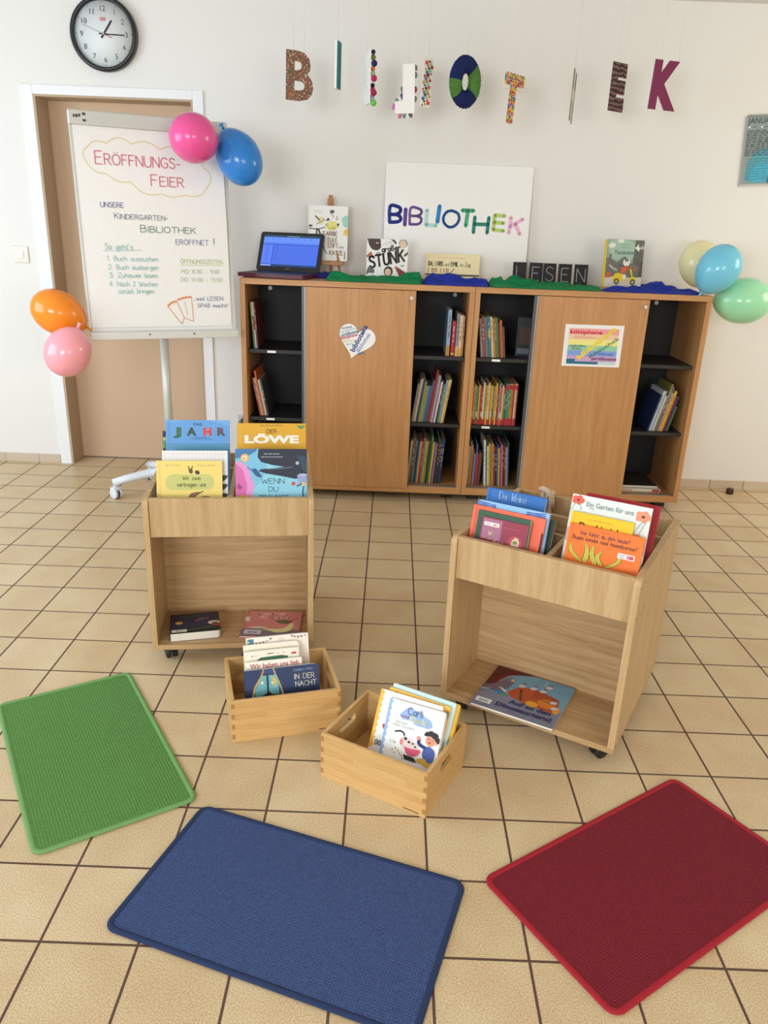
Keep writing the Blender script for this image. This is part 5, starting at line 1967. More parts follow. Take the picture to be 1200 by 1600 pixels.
# painted canvas leaning on the wall
CVW, CVH, CVT = .776, .585, .018
cvm = upright(-.197, 2.815, TOP + .003, 0, 4, CVT)
t = thing('painted_canvas', 'large white canvas with a colourful painted word leaning on the wall', 'canvas', cvm)
m = MB(); m.box((0, 0, 0), (CVW, CVT, CVH), M['paper'], .002)
A = Art(m, FRONT, CVW, CVH, .0004)
# letters: stroke paintings, x,y from the photographed sheet (zoom frame 1200 x 672 over 250 x 140 px)
def cv(px, py):
    return ((px - 68) / 1080.0, (1.0 - (py + 258) / 985.0) + .0)
LET = [('B', (60, 78, 178), .024, [[(108, 245), (108, 112), (165, 112), (186, 132), (180, 160), (150, 178), (110, 178)], [(150, 178), (180, 190), (190, 220), (165, 240), (108, 245)]]),
       ('I', (96, 60, 140), .026, [[(224, 132), (222, 262)]]),
       ('B', (142, 110, 186), .018, [[(258, 256), (260, 122), (315, 120), (342, 140), (335, 170), (305, 184), (262, 184)], [(305, 184), (340, 200), (340, 235), (315, 254), (258, 256)]]),
       ('L', (178, 220, 212), .026, [[(382, 130), (380, 258), (456, 258)]]),
       ('I', (42, 130, 194), .028, [[(474, 96), (464, 226)]]),
       ('O', (50, 112, 186), .019, [[(566, 128), (528, 142), (506, 190), (515, 235), (545, 264), (575, 266), (608, 240), (624, 195), (612, 150), (566, 128)]]),
       ('T', (66, 168, 124), .026, [[(645, 122), (726, 122)], [(686, 122), (676, 250)]]),
       ('H', (40, 130, 112), .024, [[(740, 176), (736, 304)], [(844, 176), (838, 304)], [(740, 234), (842, 234)]]),
       ('E', (184, 206, 112), .024, [[(960, 156), (886, 152), (882, 276), (960, 282)], [(886, 214), (956, 216)]]),
       ('K', (240, 182, 212), .024, [[(1008, 166), (1000, 298)], [(1096, 178), (1010, 240)], [(1044, 222), (1082, 306)]])]
for ch, c, wt, st in LET:
    A.up()
    for s_ in st:
        P = [(cv(*p)[0] * CVW, cv(*p)[1] * CVH) for p in s_]
        if ch in 'BO' and len(P) > 4:
            P = smooth_line(P)
        A._ribbon(P, wt * CVW, paint(c, .7))
m.build('stretched_canvas', t)

# ---------------------------------------------------------------- on the cabinet doors
# heart
hb = Matrix.Translation((-.313, CF - .0066, .864))
t = thing('heart_sticker', 'white heart shaped sticker with words in blue and red on the left cabinet door', 'sticker', hb)
m = MB()
hp = []
for i in range(48):
    a = 2 * PI * i / 48
    hx, hy = 16 * math.sin(a) ** 3, 13 * math.cos(a) - 5 * math.cos(2 * a) - 2 * math.cos(3 * a) - math.cos(4 * a)
    hx, hy = hx / 16 * .094, hy / 16 * .094
    an = R(-14)
    hp.append((hx * math.cos(an) - hy * math.sin(an), hx * math.sin(an) + hy * math.cos(an) - .004))
hp = hp[::-1]
m.prism(hp, 0, .0006, M['paper'], FRONT)
A = Art(m, FRONT, .19, .19, .0009)


def hz(px, py):     # 1200 x 1120 close-up of the heart to metres
    return (px - 580) * .19 / 905, (560 - py) * .19 / 905


for s, px, py, f, sz, c, rot, b in (('mkutubhane', 215, 335, .055, .013, (96, 110, 150), 12, .02), ('kutubkhoneh', 180, 425, .110, .015, (150, 160, 180), 15, .0), ('pirtûkxane', 220, 510, .088, .0175, (60, 120, 150), 16, .03),
                                    ('kütüphane', 205, 580, .088, .016, (204, 60, 80), 15, .03), ('biblioteca', 250, 655, .06, .016, (224, 216, 160), 10, .02), ('library', 345, 715, .035, .010, (130, 150, 190), 15, .01),
                                    ('biblioteka', 530, 880, .150, .026, (40, 66, 130), 63, .03), ('Bibliothek', 650, 880, .112, .020, (70, 120, 180), 58, .005), ('library', 630, 935, .036, .012, (60, 110, 170), 18, .02)):
    x, y = hz(px, py)
    A.text(s, x, y, sz, c, b, fit=f, rot=rot, rel=False)
m.build('sticker_sheet', t)

# rainbow sign
sb = Matrix.Translation((.746, CF - .0072, .771)) @ Matrix.Rotation(R(-.3), 4, 'Y')
t = thing('paper_sign', 'white paper sign with rainbow stripes and words on the right cabinet door', 'sign', sb)
SW, SH = .297, .21
m = MB(); m.box((0, 0, 0), (SW, .0005, SH), M['paper'])
A = Art(m, FRONT, SW, SH, .0003)
y1 = .91
for c, hh in (((240, 160, 158), .135), ((240, 200, 172), .125), ((240, 232, 140), .14), ((152, 204, 170), .125), ((132, 162, 220), .13), ((204, 164, 202), .135), ((206, 220, 220), .07)):
    A.rect(.075, y1 - hh, .925, y1, c)
    y1 -= hh
A.rect(.075, .12, .22, .18, (20, 104, 136)); A.rect(.075, .06, .62, .12, (20, 104, 136))
A.text('kütüphane', .085, .785, .064, (208, 34, 48), .03, fit=.555)
A.text('biblioteca', .17, .675, .05, (226, 172, 120), .02, fit=.38)
A.text('maktaba', .10, .475, .042, (44, 120, 106), .02, fit=.27)
A.text('library', .145, .41, .038, (44, 110, 100), .02, fit=.16)
A.text('biblioteka', .62, .285, .045, (76, 110, 196), .02, fit=.245)
A.text('bibliotheca', .285, .15, .085, (240, 214, 60), .04, fit=.80, rot=42)
A.text('Bibliothek', .475, .19, .066, (46, 104, 92), .006, fit=.585, rot=36)
A.text('pirtûkxane', .505, .165, .055, (110, 40, 110), .03, fit=.43)
m.build('paper_sheet', t)

# ================================================================ wall things
# clock
cb = Matrix.Translation((-1.632, YW, 2.262))
t = thing('wall_clock', 'round white wall clock with a black rim above the tan door', 'clock', cb)
OUT = FRONT
m = MB()
m.lathe([(.150, .0), (.166, .002), (.168, .030), (.164, .040), (.154, .043), (.148, .040), (.146, .030), (.146, .0)], paint((30, 30, 32), .32, 'black_rim'), OUT, 64)
m.build('rim', t)
m = MB()
m.lathe([(0, .0), (.146, .0), (.146, .024), (0, .024)], paint((226, 229, 228), .5, 'clock_face_white'), OUT, 48)
A = Art(m, OUT, 1, 1, .0243)
for hr in range(1, 13):
    a = R(90 - 30 * hr)
    A.text(str(hr), .112 * math.cos(a), .112 * math.sin(a) - .012, .0245, (56, 58, 60), .0, align='c', rel=False)
    A.oval(.137 * math.cos(a), .137 * math.sin(a), .0022, .0022, (60, 62, 64), n=8)
A.rect(-.014, .058, .014, .064, (206, 110, 116)); A.rect(-.014, .066, .014, .072, (206, 110, 116))
m.build('dial', t)
m = MB()
A = Art(m, OUT, 1, 1, .0275)
def hand_(ang, l0, l1, w, c, e):
    a = R(90 - ang)
    A.e = e
    ca, sa = math.cos(a), math.sin(a)
    n = (-sa * w / 2, ca * w / 2)
    A.poly([(-ca * l0 + n[0], -sa * l0 + n[1]), (ca * l1 + n[0], sa * l1 + n[1]), (ca * l1 - n[0], sa * l1 - n[1]), (-ca * l0 - n[0], -sa * l0 - n[1])], c, False)
hand_(36, .022, .074, .0085, (26, 26, 28), .0275)
m.build('hour_hand', t)
m = MB(); A = Art(m, OUT, 1, 1, .029); hand_(92, .024, .105, .0055, (26, 26, 28), .029); m.build('minute_hand', t)
m = MB(); A = Art(m, OUT, 1, 1, .0305); hand_(291, .045, .0, .0032, (150, 40, 66), .0305); hand_(291, .0, .108, .0016, (96, 84, 88), .0306); A.oval(0, 0, .004, .004, (226, 200, 206)); m.build('second_hand', t)
gm, nt_, gb = newmat('clock_glass')
gb.inputs['Transmission Weight'].default_value = 1.0
gb.inputs['Roughness'].default_value = 0.02
gb.inputs['IOR'].default_value = 1.05
gb.inputs['Alpha'].default_value = 0.12
m = MB(); m.lathe([(0, .0362), (.1465, .0362), (.1465, .0375), (0, .0375)], gm, OUT, 48); m.build('glass', t)

# calendar
kb = Matrix.Translation((1.645, YW - .006, 2.009)) @ Matrix.Rotation(R(-3.9), 4, 'Y')
t = thing('wall_calendar', 'grey spiral calendar sheet cut by the right edge of the picture', 'calendar', kb)
m = MB(); m.box((0, .0, -.335), (.42, .004, 0), paint((140, 154, 152), .6), .0008, 1)
A = Art(m, Matrix.Translation((0, 0, -.335)) @ FRONT, .42, .335, .0003)
A.rect(0, 0, 1, .03, (198, 188, 184)); A.rect(.0, .03, .012, 1, (176, 166, 160))
A.blob([(.06, .22), (.16, .5), (.4, .52), (.9, .48), (.95, .08), (.3, .05), (.08, .08)], (84, 162, 182)); A.blob([(.1, .12), (.2, .32), (.36, .3), (.3, .08)], (70, 176, 204))
A.text('JANUAR', .03, .895, .066, (58, 72, 72), .012, fit=.31)
for k in range(4):
    A.oval(.05 + k * .15, .845, .012, .012, (220, 226, 222)); A.scrib(.08 + k * .15, .838, .07, .014, (84, 98, 96))
for k in range(12):
    A.scrib(.03, .78 - k * .031, .80 - (k % 3) * .06, .020, (66, 82, 84))
for k in range(9):
    A.scrib(.07 + .0, .39 - k * .036, .26, .012, (76, 110, 120))
A.blob([(.34, .08), (.36, .2), (.44, .34), (.6, .38), (.62, .04), (.38, .03)], (86, 92, 120)); A.poly([(.40, .03), (.44, .28), (.7, .3), (.7, .03)], (190, 186, 140))
m.build('sheet', t)
m = MB()
for k in range(42):
    x = .008 + k * .0098
    m.tube([(x + .0008 * j / 6, -.0035 + .0055 * math.cos(j * PI / 3), .002 + .0055 * math.sin(j * PI / 3)) for j in range(7)], .0007, paint((108, 104, 100), .35, None, .7), 5)
m.build('wire_spiral', t)

# mains cord beside the left cabinet
t = thing('power_cord', 'dark power cord hanging down the left side of the left cabinet', 'cord', Matrix.Translation((-.93, 2.8, .3)))
m = MB()
m.tube([(-.916, 2.80, 1.10), (-.914, 2.80, .8), (-.922, 2.80, .62), (-.930, 2.80, .575), (-.926, 2.80, .53), (-.918, 2.80, .49), (-.924, 2.80, .44), (-.935, 2.80, .40), (-.965, 2.81, .355), (-.985, 2.82, .33), (-.995, 2.83, .30)], .0028, paint((52, 46, 46), .5), 8)
m.tube([(-.916, 2.81, .42), (-.93, 2.815, .37), (-.945, 2.82, .335), (-.955, 2.83, .31)], .0026, paint((52, 46, 46), .5), 8)
m.build('cable', t, True)
t = thing('wall_socket', 'pale grey wall socket low beside the left cabinet', 'socket', Matrix.Translation((-.98, YW, .30)))
m = MB(); m.box((-.04, -.012, -.04), (.04, 0, .04), paint((196, 196, 196), .5), .004); m.build('cover_plate', t)
m = MB(); m.lathe([(0, .0), (.018, 0), (.018, .02), (.013, .028), (0, .028)], paint((120, 118, 116), .5), Matrix.Translation((-.015, -.0122, .0)) @ FRONT, 18); m.build('plug', t)

# ================================================================ flip chart
fa, ft = .44, .10
fu = Vector((math.cos(fa), math.sin(fa), 0)); fn = Vector((-fu.y, fu.x, 0))
fv = Vector((0, 0, math.cos(ft))) + fn * math.sin(ft)
fO = Vector((-1.25, 2.268, 1.352)) - fu * .34 - fv * .4825
FB = frame(fO, fu, fn * math.cos(ft) - Vector((0, 0, math.sin(ft))), fv)     # x right, y back, z up the board
foot = Vector((-1.292, 2.398, 0))
t = thing('flipchart', 'white flip chart on a single pole with handwriting, standing before the tan door', 'flipchart', Matrix.Translation(foot))
m = MB()
m.box((.0, .010, .0), (.68, .026, .958), paint((232, 232, 230), .35), .002, 2, FB)
m.box((-.008, .004, -.0), (.004, .03, .958), M['alu_light'], .002, 2, FB)
m.box((.676, .004, -.0), (.688, .03, .958), M['alu_light'], .002, 2, FB)
bd = m.build('board', t, True)
m = MB()
m.box((-.010, -.022, .912), (.690, .026, .972), M['alu_light'], .006, 3, FB)
A = Art(m, FB @ Matrix.Translation((-.010, -.022, .912)) @ FRONT, .70, .06, .0004)
for x, y, w, h in ((.03, .45, .012, .2), (.045, .45, .014, .22), (.062, .5, .012, .2), (.085, .62, .02, .18), (.085, .2, .02, .16)):
    A.rect(x, y, x + w, y + h, (70, 66, 62))
m.build('clamp_rail', t, True)
m = MB()
m.box((-.004, -.030, -.012), (.688, .026, .014), M['alu_light'], .003, 2, FB)
m.box((-.004, -.032, -.012), (.688, -.027, .024), M['alu_light'], .002, 2, FB)
for x in (.26, .47):
    m.cyl(FB @ Vector((x, -.0322, .010)), FB @ Vector((x, -.0335, .010)), .004, paint((60, 60, 62)), 12)
m.build('pen_tray', t, True)
m = MB()     # lower sheets
m.box((.004, .004, .030), (.670, .0096, .912), M['paper'], .0, 1, FB)
m.build('paper_pad', t, True)
m = MB()     # top sheet, bellying slightly
rows = []
def belly(x, z):
    return -.002 - .010 * math.sin(PI * min(1, max(0, (.905 - z) / .9))) ** 2 + .0018 * math.sin(z * 34) * math.sin(PI * max(0, min(1, (.905 - z) / .86)))
for i in range(41):
    z = .045 + (.912 - .045) * i / 40
    rows.append([FB @ Vector((x, belly(x, z), z)) for x in [.008 + (.664 - .008) * j / 6 for j in range(7)]])
m.grid(rows, M['paper'])


class Sheet(Art):
    def P(self, x, y):
        return FB @ Vector((x, belly(x, y) - self.e, y))

    def line(self, pts, w, c, smooth=False, rel=False):
        self.up()
        P = smooth_line(list(pts), 8) if smooth else list(pts)
        Q = [P[0]]
        for p in P[1:]:
            q = Q[-1]
            n = max(1, int(math.hypot(p[0] - q[0], p[1] - q[1]) / .012))
            for k in range(n):
                Q.append((q[0] + (p[0] - q[0]) * (k + 1) / n, q[1] + (p[1] - q[1]) * (k + 1) / n))
        self._ribbon(Q, w, paint(c))


A = Sheet(m, FB, 1, 1, .0012)
A.step = .00002
pink, purple, dblue, green, teal, lime, org = (206, 76, 110), (98, 84, 150), (64, 70, 140), (70, 118, 92), (130, 196, 186), (178, 196, 110), (226, 136, 86)
ylw = (228, 206, 96)


def arc(p, q, bulge, n=12):
    dx, dy = q[0] - p[0], q[1] - p[1]
    L = math.hypot(dx, dy)
    nx, ny = -dy / L, dx / L
    return [(p[0] + dx * i / n + nx * bulge * math.sin(PI * i / n), p[1] + dy * i / n + ny * bulge * math.sin(PI * i / n)) for i in range(n + 1)]


CL = [((.132, .718), (.044, .776), .02), ((.044, .776), (.057, .824), .012), ((.057, .824), (.141, .845), .018), ((.141, .845), (.249, .850), .026), ((.249, .850), (.375, .835), .022), ((.375, .835), (.48, .83), .02), ((.48, .83), (.571, .769), .03),
      ((.571, .769), (.592, .70), .02), ((.592, .70), (.473, .645), .028), ((.473, .645), (.367, .645), .012), ((.367, .645), (.233, .690), .026), ((.233, .690), (.132, .718), .016)]
for p, q, b in CL:
    A.line(arc(p, q, b), .0028, ylw)
A.hand('Eröffnungs-'.upper(), .088, .758, .054, (214, 88, 120), .075, fit=.372, rel=False, small=.82)
A.hand('FEIER', .324, .678, .048, (206, 84, 110), .08, fit=.146, rel=False, small=.85)
A.hand('UNSERE', .092, .577, .021, dblue, .12, fit=.10, rel=False)
A.hand('KINDERGARTEN-', .148, .528, .025, (90, 104, 122), .10, fit=.238, rel=False, small=.82)
A.hand('BIBLIOTHEK', .259, .474, .030, (84, 124, 104), .10, fit=.252, rel=False, small=.86)
A.hand('ERÖFFNET', .416, .423, .022, (88, 92, 160), .11, fit=.155, rel=False)
A.hand('!', .596, .421, .034, dblue, .1, rel=False)
A.hand("So geht's", .095, .394, .026, teal, .10, fit=.122, rel=False)
A.line([(.085, .387), (.17, .389)], .0022, teal); A.line([(.17, .389), (.256, .394)], .0022, teal)
for s, x, y, f in (('1. Buch aussuchen', .099, .344, .228), ('2. Buch ausborgen', .102, .306, .224), ('3. Zuhause lesen', .104, .270, .216), ('4. Nach 2 Wochen', .101, .231, .216), ('zurück bringen', .136, .199, .162)):
    A.hand(s, x, y, .022, teal, .10, fit=f, rel=False)
A.hand('ÖFFNUNGSZEITEN', .432, .338, .018, lime, .12, fit=.20, rel=False); A.line([(.432, .330), (.635, .331)], .002, lime)
A.hand('MO 8:30 - 9:00', .431, .292, .018, (176, 200, 150), .11, fit=.184, rel=False)
A.hand('DO 14:00 - 15:00', .428, .254, .018, (176, 200, 150), .11, fit=.2, rel=False)
A.hand('..weil LESEN', .484, .166, .018, (84, 92, 150), .11, fit=.143, rel=False)
A.hand('SPAß macht!', .501, .133, .018, (74, 84, 150), .11, fit=.147, rel=False)
for P in ([(.357, .140), (.42, .055), (.433, .085), (.400, .165)], [(.433, .085), (.477, .067), (.473, .183)], [(.405, .172), (.44, .183), (.473, .185)], [(.357, .140), (.374, .156), (.400, .165)]):
    A.line(P, .0028, org)
A.line([(.360, .143), (.376, .156), (.398, .163)], .008, org); A.line([(.408, .170), (.44, .180), (.470, .183)], .008, org)
A.line([(.438, .16), (.449, .10)], .003, (214, 196, 120))
A.hand('...', .04, .062, .012, (216, 212, 208), .1, fit=.02, rel=False)
m.build('top_sheet', t, True)
# pole and star base
m = MB()
pt = Vector((foot.x, foot.y, 0))
m.cyl((foot.x, foot.y, .10), (foot.x, foot.y, .95), .0215, M['alu_light'], 24)
m.cyl((foot.x, foot.y, .95), (foot.x, foot.y, 1.25), .016, M['alu_light'], 20)
m.build('pole', t, True)
m = MB()
bq = FB @ Vector((.34, .0265, .42))
m.box((-.03, .0265, .37), (.03, .135, .45), M['alu_light'], .004, 2, FB @ Matrix.Translation((.34, 0, 0)))
m.build('mounting_block', t, True)
m = MB(); m.lathe([(0, .085), (.04, .085), (.045, .10), (.04, .15), (.026, .17), (0, .17)], M['white_plastic'], Matrix.Translation(pt), 24); m.build('hub', t, True)
for k in range(5):
    a = R(202 - 72 * k)
    d = Vector((math.cos(a), math.sin(a), 0))
    m = MB()
    L = .295
    m.tube([pt + d * .03 + Vector((0, 0, .130)), pt + d * .12 + Vector((0, 0, .126)), pt + d * .22 + Vector((0, 0, .108)), pt + d * (L + .012) + Vector((0, 0, .088))], [.029, .027, .0245, .022], M['white_plastic'], 14, False, .85)
    leg = m.build('base_leg', t, True)
    c0 = pt + d * L
    m = MB()
    m.cyl(c0 + Vector((0, 0, .062)), c0 + Vector((0, 0, .078)), .012, M['white_plastic'], 14)
    g = Matrix.Translation(c0 + Vector((0, 0, .0285))) @ Matrix.Rotation(a + .6, 4, 'Z') @ Matrix.Rotation(PI / 2, 4, 'Y')
    m.lathe([(0, -.006), (.028, -.006), (.028, .006), (0, .006)], paint((70, 74, 78), .5), g, 20)
    for s in (-1, 1):
        m.lathe([(0, s * .007), (.026, s * .007), (.0283, s * .011), (.0283, s * .019), (.022, s * .0225), (0, s * .0225)], M['white_plastic'], g, 24)
    m.box((-.024, -.02, .03), (.024, .02, .064), M['white_plastic'], .008, 3, Matrix.Translation(c0) @ Matrix.Rotation(a + .6, 4, 'Z'))
    m.build('caster', leg, True)

# ================================================================ balloons
def balloon(label, c, axis, L, W, rgb, group):
    """axis points from the knot to the round end"""
    ax = Vector(axis).normalized()
    c = Vector(c)
    t = thing('balloon', label, 'balloon', Matrix.Translation(c), group)
    q = ax.to_track_quat('Z', 'Y').to_matrix().to_4x4()
    prof = []
    n = 26
    kk = max(0, (L / W - 1)) * .9
    for i in range(n + 1):
        th = PI * i / n
        z = L / 2 * math.cos(th)
        r = W / 2 * math.sin(th) * (1 + .22 * kk * math.cos(th)) ** 1
        if i > n * .62:
            u = (i - n * .62) / (n * .38)
            r *= 1 - .35 * kk * u
        prof.append((max(r, 0 if i in (0,) else .004), z) if i not in (0,) else (0, z))
    prof[-1] = (.006, -L / 2 - .004)
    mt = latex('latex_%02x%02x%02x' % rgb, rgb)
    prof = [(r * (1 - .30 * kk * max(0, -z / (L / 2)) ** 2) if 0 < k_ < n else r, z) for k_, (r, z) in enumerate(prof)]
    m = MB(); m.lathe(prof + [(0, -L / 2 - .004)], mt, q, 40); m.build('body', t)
    m = MB(); m.lathe([(0, -L / 2 - .003), (.006, -L / 2 - .003), (.008, -L / 2 - .009), (.005, -L / 2 - .013), (.009, -L / 2 - .022), (.012, -L / 2 - .026), (0, -L / 2 - .022)], mt, q, 16); m.build('knot', t)


gA, gB, gC = 'balloons at the top corner of the flip chart', 'balloons at the lower corner of the flip chart', 'balloons at the end of the right cabinet'
balloon('bright pink balloon at the top right corner of the flip chart', (-1.038, 2.17, 1.744), (-.35, -.85, .1), .230, .207, (240, 92, 160), gA)
balloon('deep blue balloon at the top right corner of the flip chart', (-.873, 2.32, 1.688), (.45, -.15, -.75), .266, .204, (44, 132, 214), gA)
balloon('orange balloon at the lower left corner of the flip chart', (-1.667, 2.05, .981), (-.75, -.25, .45), .255, .199, (252, 146, 38), gB)
balloon('pale pink balloon under the orange one', (-1.583, 1.90, .831), (-.35, -.2, -.8), .228, .200, (252, 168, 178), gB)
balloon('cream balloon behind the light blue one', (1.470, 2.70, 1.285), (-.15, .1, .9), .240, .209, (244, 236, 184), gC)
balloon('light blue balloon at the right end of the right cabinet', (1.466, 2.44, 1.270), (.42, -.1, .85), .250, .206, (124, 208, 236), gC)
balloon('mint green balloon hanging beside the right end of the right cabinet', (1.640, 2.50, 1.122), (.95, -.1, .05), .285, .228, (168, 232, 186), gC)

# ================================================================ hanging letters
LY = 2.45


def glyph(mb, ch, w, h, th, mface, mback, mat, bold=.05):
    """solid printed letter of width w, height h, thickness th; front faces -y of mat"""
    vs, fs, gw = print_glyphs(ch, bold)
    x0 = min(v[0] for v in vs); x1 = max(v[0] for v in vs); y0 = min(v[1] for v in vs); y1 = max(v[1] for v in vs)
    P = [((v[0] - x0) / (x1 - x0) * w - w / 2, (v[1] - y0) / (y1 - y0) * h) for v in vs]
    g = bmesh.new()
    a = [g.verts.new((x, y, th / 2)) for x, y in P]
    for f in fs:
        try:
            g.faces.new([a[i] for i in f])
        except ValueError:
            pass
    bmesh.ops.remove_doubles(g, verts=list(g.verts), dist=1e-6)
    ex = bmesh.ops.extrude_face_region(g, geom=list(g.faces))
    nv = [e for e in ex['geom'] if isinstance(e, bmesh.types.BMVert)]
    for v in nv:
        v.co.z = -th / 2
    bmesh.ops.recalc_face_normals(g, faces=list(g.faces))
    mm = mat @ FRONT
    k0, k1 = mb.mi(mface), mb.mi(mback)
    g.verts.index_update()
    new = [mb.bm.verts.new(mm @ v.co) for v in g.verts]
    for f in g.faces:
        h_ = mb.bm.faces.new([new[v.index] for v in f.verts])
        zc = f.calc_center_median().z
        h_.material_index = k0 if zc > th / 2 - 1e-5 else k1
    g.free()


def hanging(label, x, z0, rot, tilt=0):
    b = Matrix.Translation((x, LY, z0)) @ Matrix.Rotation(R(rot), 4, 'Z') @ Matrix.Rotation(R(tilt), 4, 'Y')
    t = thing('hanging_letter', label, 'letter', b, 'craft letters hanging from the ceiling')
    return t


def threads(t, pts, h):
    """thin threads from points on the letter's top straight up to the ceiling"""
    M_ = WM[t.name]
    for px in pts:
        p = M_ @ Vector((px, 0, h - .004))
        m = MB(); m.cyl(p, (p.x, p.y, ZC), .0009, M['thread'], 6); m.build('thread', t, True)


white = M['paper']
card = paint((226, 224, 220), .7)
# B
t = hanging('brown craft letter B covered with coloured sprinkles, leftmost of the hanging letters', -.606, 1.943, 20, 1)
m = MB(); glyph(m, 'B', .130, .205, .006, sprinkle('sprinkled_felt', (116, 88, 62), [(190, 60, 70), (206, 160, 150), (120, 60, 110), (96, 130, 70), (214, 130, 60), (226, 206, 190), (70, 60, 60)], 150), card, Matrix.Identity(4), .035); m.build('letter_body', t)
threads(t, (-.03, .02), .205)
# I
t = hanging('slim craft letter I seen edge on, white and teal, second hanging letter from the left', -.430, 1.998, 78, 1.5)
m = MB(); m.box((-.028, -.004, 0), (.028, .006, .196), white, .001); m.box((-.027, -.0095, .002), (.027, -.0042, .194), paint((36, 116, 120), .7), .002); m.build('letter_body', t)
threads(t, (0,), .196)
# B with pompoms
t = hanging('white craft letter seen edge on with pompoms along its right side, third from the left', -.292, 1.935, 104, 2)
m = MB(); glyph(m, 'B', .120, .215, .008, white, white, Matrix.Identity(4), .07); m.build('letter_body', t)
r3 = random.Random(9)
for k, (z, c) in enumerate(((.212, (40, 36, 84)), (.192, (120, 130, 60)), (.165, (38, 40, 96)), (.145, (224, 110, 60)), (.126, (180, 200, 150)), (.104, (190, 48, 92)), (.077, (36, 34, 44)), (.062, (206, 60, 110)), (.046, (170, 40, 80)), (.034, (140, 160, 176)), (.02, (190, 196, 200)), (.004, (110, 206, 90)))):
    rr = .0105 + .002 * (k % 3)
    m = MB()
    m.ball((-.048 + .03 * math.sin(k * 2.1) * .3, -.006 - rr, z), rr, yarn('pompom_%d' % k, c), 2)
    m.build('pompom', t)
threads(t, (0,), .215)
# L, turned round
t = hanging('white backed craft letter L turned round with coloured paper scales, fourth from the left', -.117, 1.908, 172, 2)
m = MB()
m.prism([(-.050, 0), (.042, 0), (.042, .052), (.006, .052), (.006, .203), (-.050, .203)], -.004, .003, white, FRONT)
m.build('letter_body', t)
for k, (x, z, c) in enumerate(((.048, .03, (216, 110, 196)), (.034, .052, (110, 150, 146)), (.022, .062, (236, 236, 236)), (.010, .075, (66, 40, 110)), (-.03, -.004, (90, 84, 80)), (-.02, -.005, (236, 236, 236)), (.0, -.006, (110, 150, 146)), (.02, -.007, (220, 110, 150)),
                            (-.051, .19, (120, 124, 116)), (-.0515, .16, (130, 134, 126)), (-.051, .10, (170, 40, 50)), (-.050, .06, (120, 124, 116)), (.008, .10, (120, 126, 116)))):
    g = Matrix.Translation((x, -.008 - .0012 * (k % 4), z)) @ Matrix.Rotation(R((k * 37) % 50 - 25), 4, 'Y') @ Matrix.Diagonal((1, 1, 1.6, 1)) @ FRONT
    m = MB()
    m.lathe([(0, 0), (.0088, 0), (.0088, .0012), (0, .0012)], paint(c, .7), g, 14)
    m.build('paper_scale', t)
threads(t, (-.022,), .203)
# I with dots
t = hanging('slim craft letter I with multicoloured dots, fifth from the left', -.022, 1.938, 24, 3)
m = MB(); m.box((-.0255, -.0025, 0), (.0255, .0025, .200), paint((232, 228, 216), .7), .0008, 1)
A = Art(m, Matrix.Translation((-.0255, -.0025, 0)) @ FRONT, .051, .2, .0003)
r4 = random.Random(6)
dc = [(150, 90, 150), (150, 180, 60), (200, 60, 60), (50, 56, 60), (210, 90, 120), (60, 90, 160), (120, 190, 150), (206, 150, 80), (50, 110, 110), (170, 40, 60)]
for k in range(34):
    A.oval(.14 + .72 * ((k * .41 + .1) % 1.0), .035 + .93 * k / 34, .10 + .03 * (k % 3), .10 + .03 * (k % 3), dc[k % 10], n=12)
m.build('letter_body', t)
threads(t, (0,), .2)
# O of yarn
t = hanging('blue and green yarn letter O, shaggy ring, sixth from the left', .160, 2.048, 30, 2)
m = MB()
yb_, yg_ = yarn('navy_yarn', (16, 34, 92)), yarn('green_yarn', (86, 138, 62))
def oring(a0, a1, mt):
    N = 44
    rows = []
    for i in range(N + 1):
        a = R(a0 + (a1 - a0) * i / N)
        rows.append([Vector(((.053 + (.034 + .0034 * math.sin(i * 2.9 + j)) * math.cos(b)) * math.cos(a), (.016 + .0015 * math.sin(i * 5 + j * 3)) * math.sin(b), (.073 + (.036 + .0042 * math.sin(i * 3.7 + 2 * j)) * math.cos(b)) * math.sin(a))) for j, b in enumerate([2 * PI * q / 14 for q in range(14)])])
    m.grid(rows, mt, True, True)
oring(48, 178, yb_); oring(178, 226, yg_); oring(226, 322, yb_); oring(-38, 48, yg_)
m.build('yarn_ring', t)
WMt = WM[t.name]
m = MB(); p = WMt @ Vector((0, 0, .106)); m.cyl(p, (p.x, p.y, ZC), .0009, M['thread'], 6); m.build('thread', t, True)
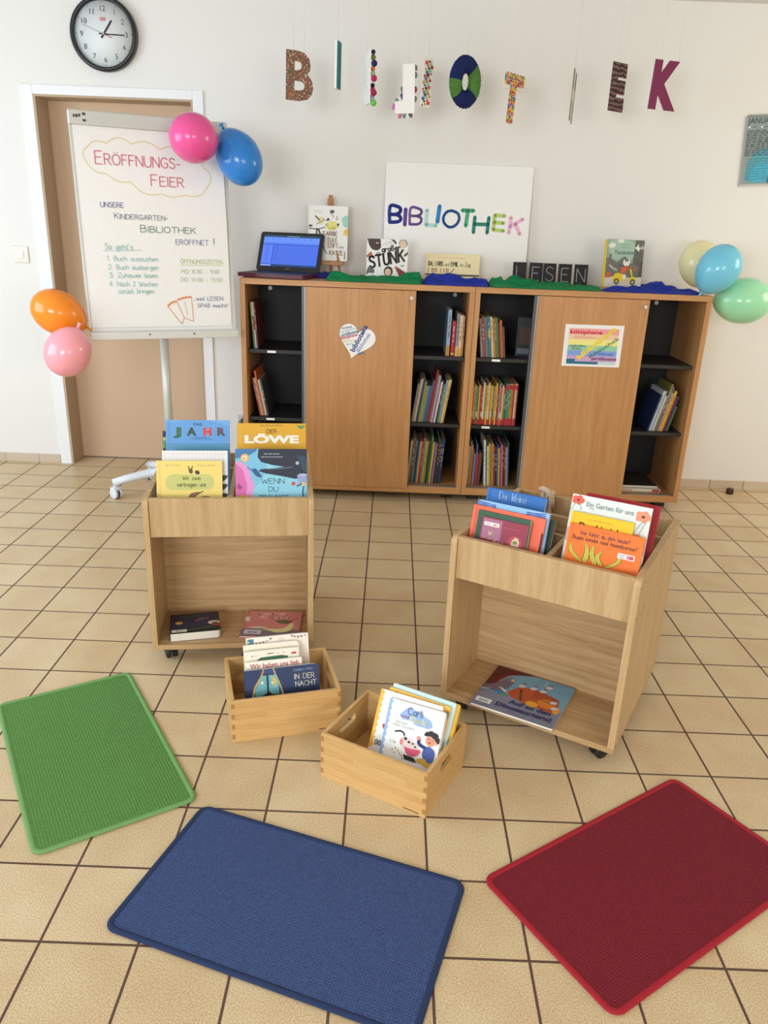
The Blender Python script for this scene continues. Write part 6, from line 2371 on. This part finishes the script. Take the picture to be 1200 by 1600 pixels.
# T of flowers
t = hanging('craft letter T covered with little bright flowers, seventh from the left', .373, 1.884, 38, 4)
m = MB(); glyph(m, 'T', .120, .200, .006, paint((236, 226, 210), .7), card, Matrix.Identity(4), .085); m.build('letter_body', t)
m = MB()
r5 = random.Random(12)
fc = [(196, 44, 60), (48, 96, 186), (240, 200, 60), (226, 130, 50), (232, 150, 190), (96, 160, 80), (150, 30, 50)]
pts = [(xx + r5.uniform(-.002, .002), .006 + .0105 * i + (.005 if xx else 0)) for i in range(17) for xx in (-.0125, 0, .0125)] + [(-.055 + .0102 * i, zz + (i % 2) * .003) for i in range(12) for zz in (.164, .176, .188, .196)]
for k, (x, z) in enumerate(pts):
    for j in range(5):
        a = j * 2 * PI / 5 + k
        m.ball((x + .0052 * math.cos(a), -.005 - .0008 * (k % 3), z + .0052 * math.sin(a)), .0041, paint(fc[(k * 3 + k // 5) % 7], .7), 1, (1, .5, 1))
    m.ball((x, -.0072 - .0008 * (k % 3), z), .0028, paint((246, 226, 130), .7), 1)
o = m.build('felt_flowers', t); o['kind'] = 'stuff'
threads(t, (0.0,), .2)
# H
t = hanging('pale craft letter H seen nearly edge on with dark outlines, eighth from the left', .660, 1.898, 73, 3)
m = MB(); glyph(m, 'H', .115, .216, .002, paint((224, 218, 200), .7), paint((216, 208, 188), .7), Matrix.Identity(4), .05)
for xx in (-.0585, .0585):
    m.tube([(xx, -.0016, .002), (xx * 1.0, -.0016, .214)], .0013, paint((60, 52, 50), .7), 6)
for xx in (-.030, .030):
    m.tube([(xx, -.0016, .002), (xx, -.0016, .085)], .0011, paint((60, 52, 50), .7), 6)
    m.tube([(xx, -.0016, .135), (xx, -.0016, .214)], .0011, paint((60, 52, 50), .7), 6)
m.build('letter_body', t)
threads(t, (0.03, -.03), .2)
# E
t = hanging('dark red and black striped craft letter E, second from the right', .862, 1.950, 37, 0)
m = MB(); glyph(m, 'E', .108, .200, .004, stripes('striped_yarn', (40, 38, 40), (140, 40, 58), (92, 104, 84)), card, Matrix.Identity(4), .08); m.build('letter_body', t)
threads(t, (-.02, .03), .2)
# K
t = hanging('plum purple painted craft letter K, rightmost of the hanging letters', 1.075, 1.963, 10, 2)
mm_, nt_, b_ = newmat('plum_paint')
n_ = nt_.nodes.new('ShaderNodeTexNoise'); n_.inputs['Scale'].default_value = 22; n_.inputs['Detail'].default_value = 5
r_ = ramp(nt_, [(0.35, (114, 30, 72)), (0.8, (160, 84, 120)), (0.62, (124, 38, 80))])
nt_.links.new(n_.outputs[0], r_.inputs[0]); nt_.links.new(r_.outputs[0], b_.inputs['Base Color']); b_.inputs['Roughness'].default_value = .7
m = MB(); glyph(m, 'K', .136, .203, .005, mm_, card, Matrix.Identity(4), .07); m.build('letter_body', t)
threads(t, (-.04, .045), .203)
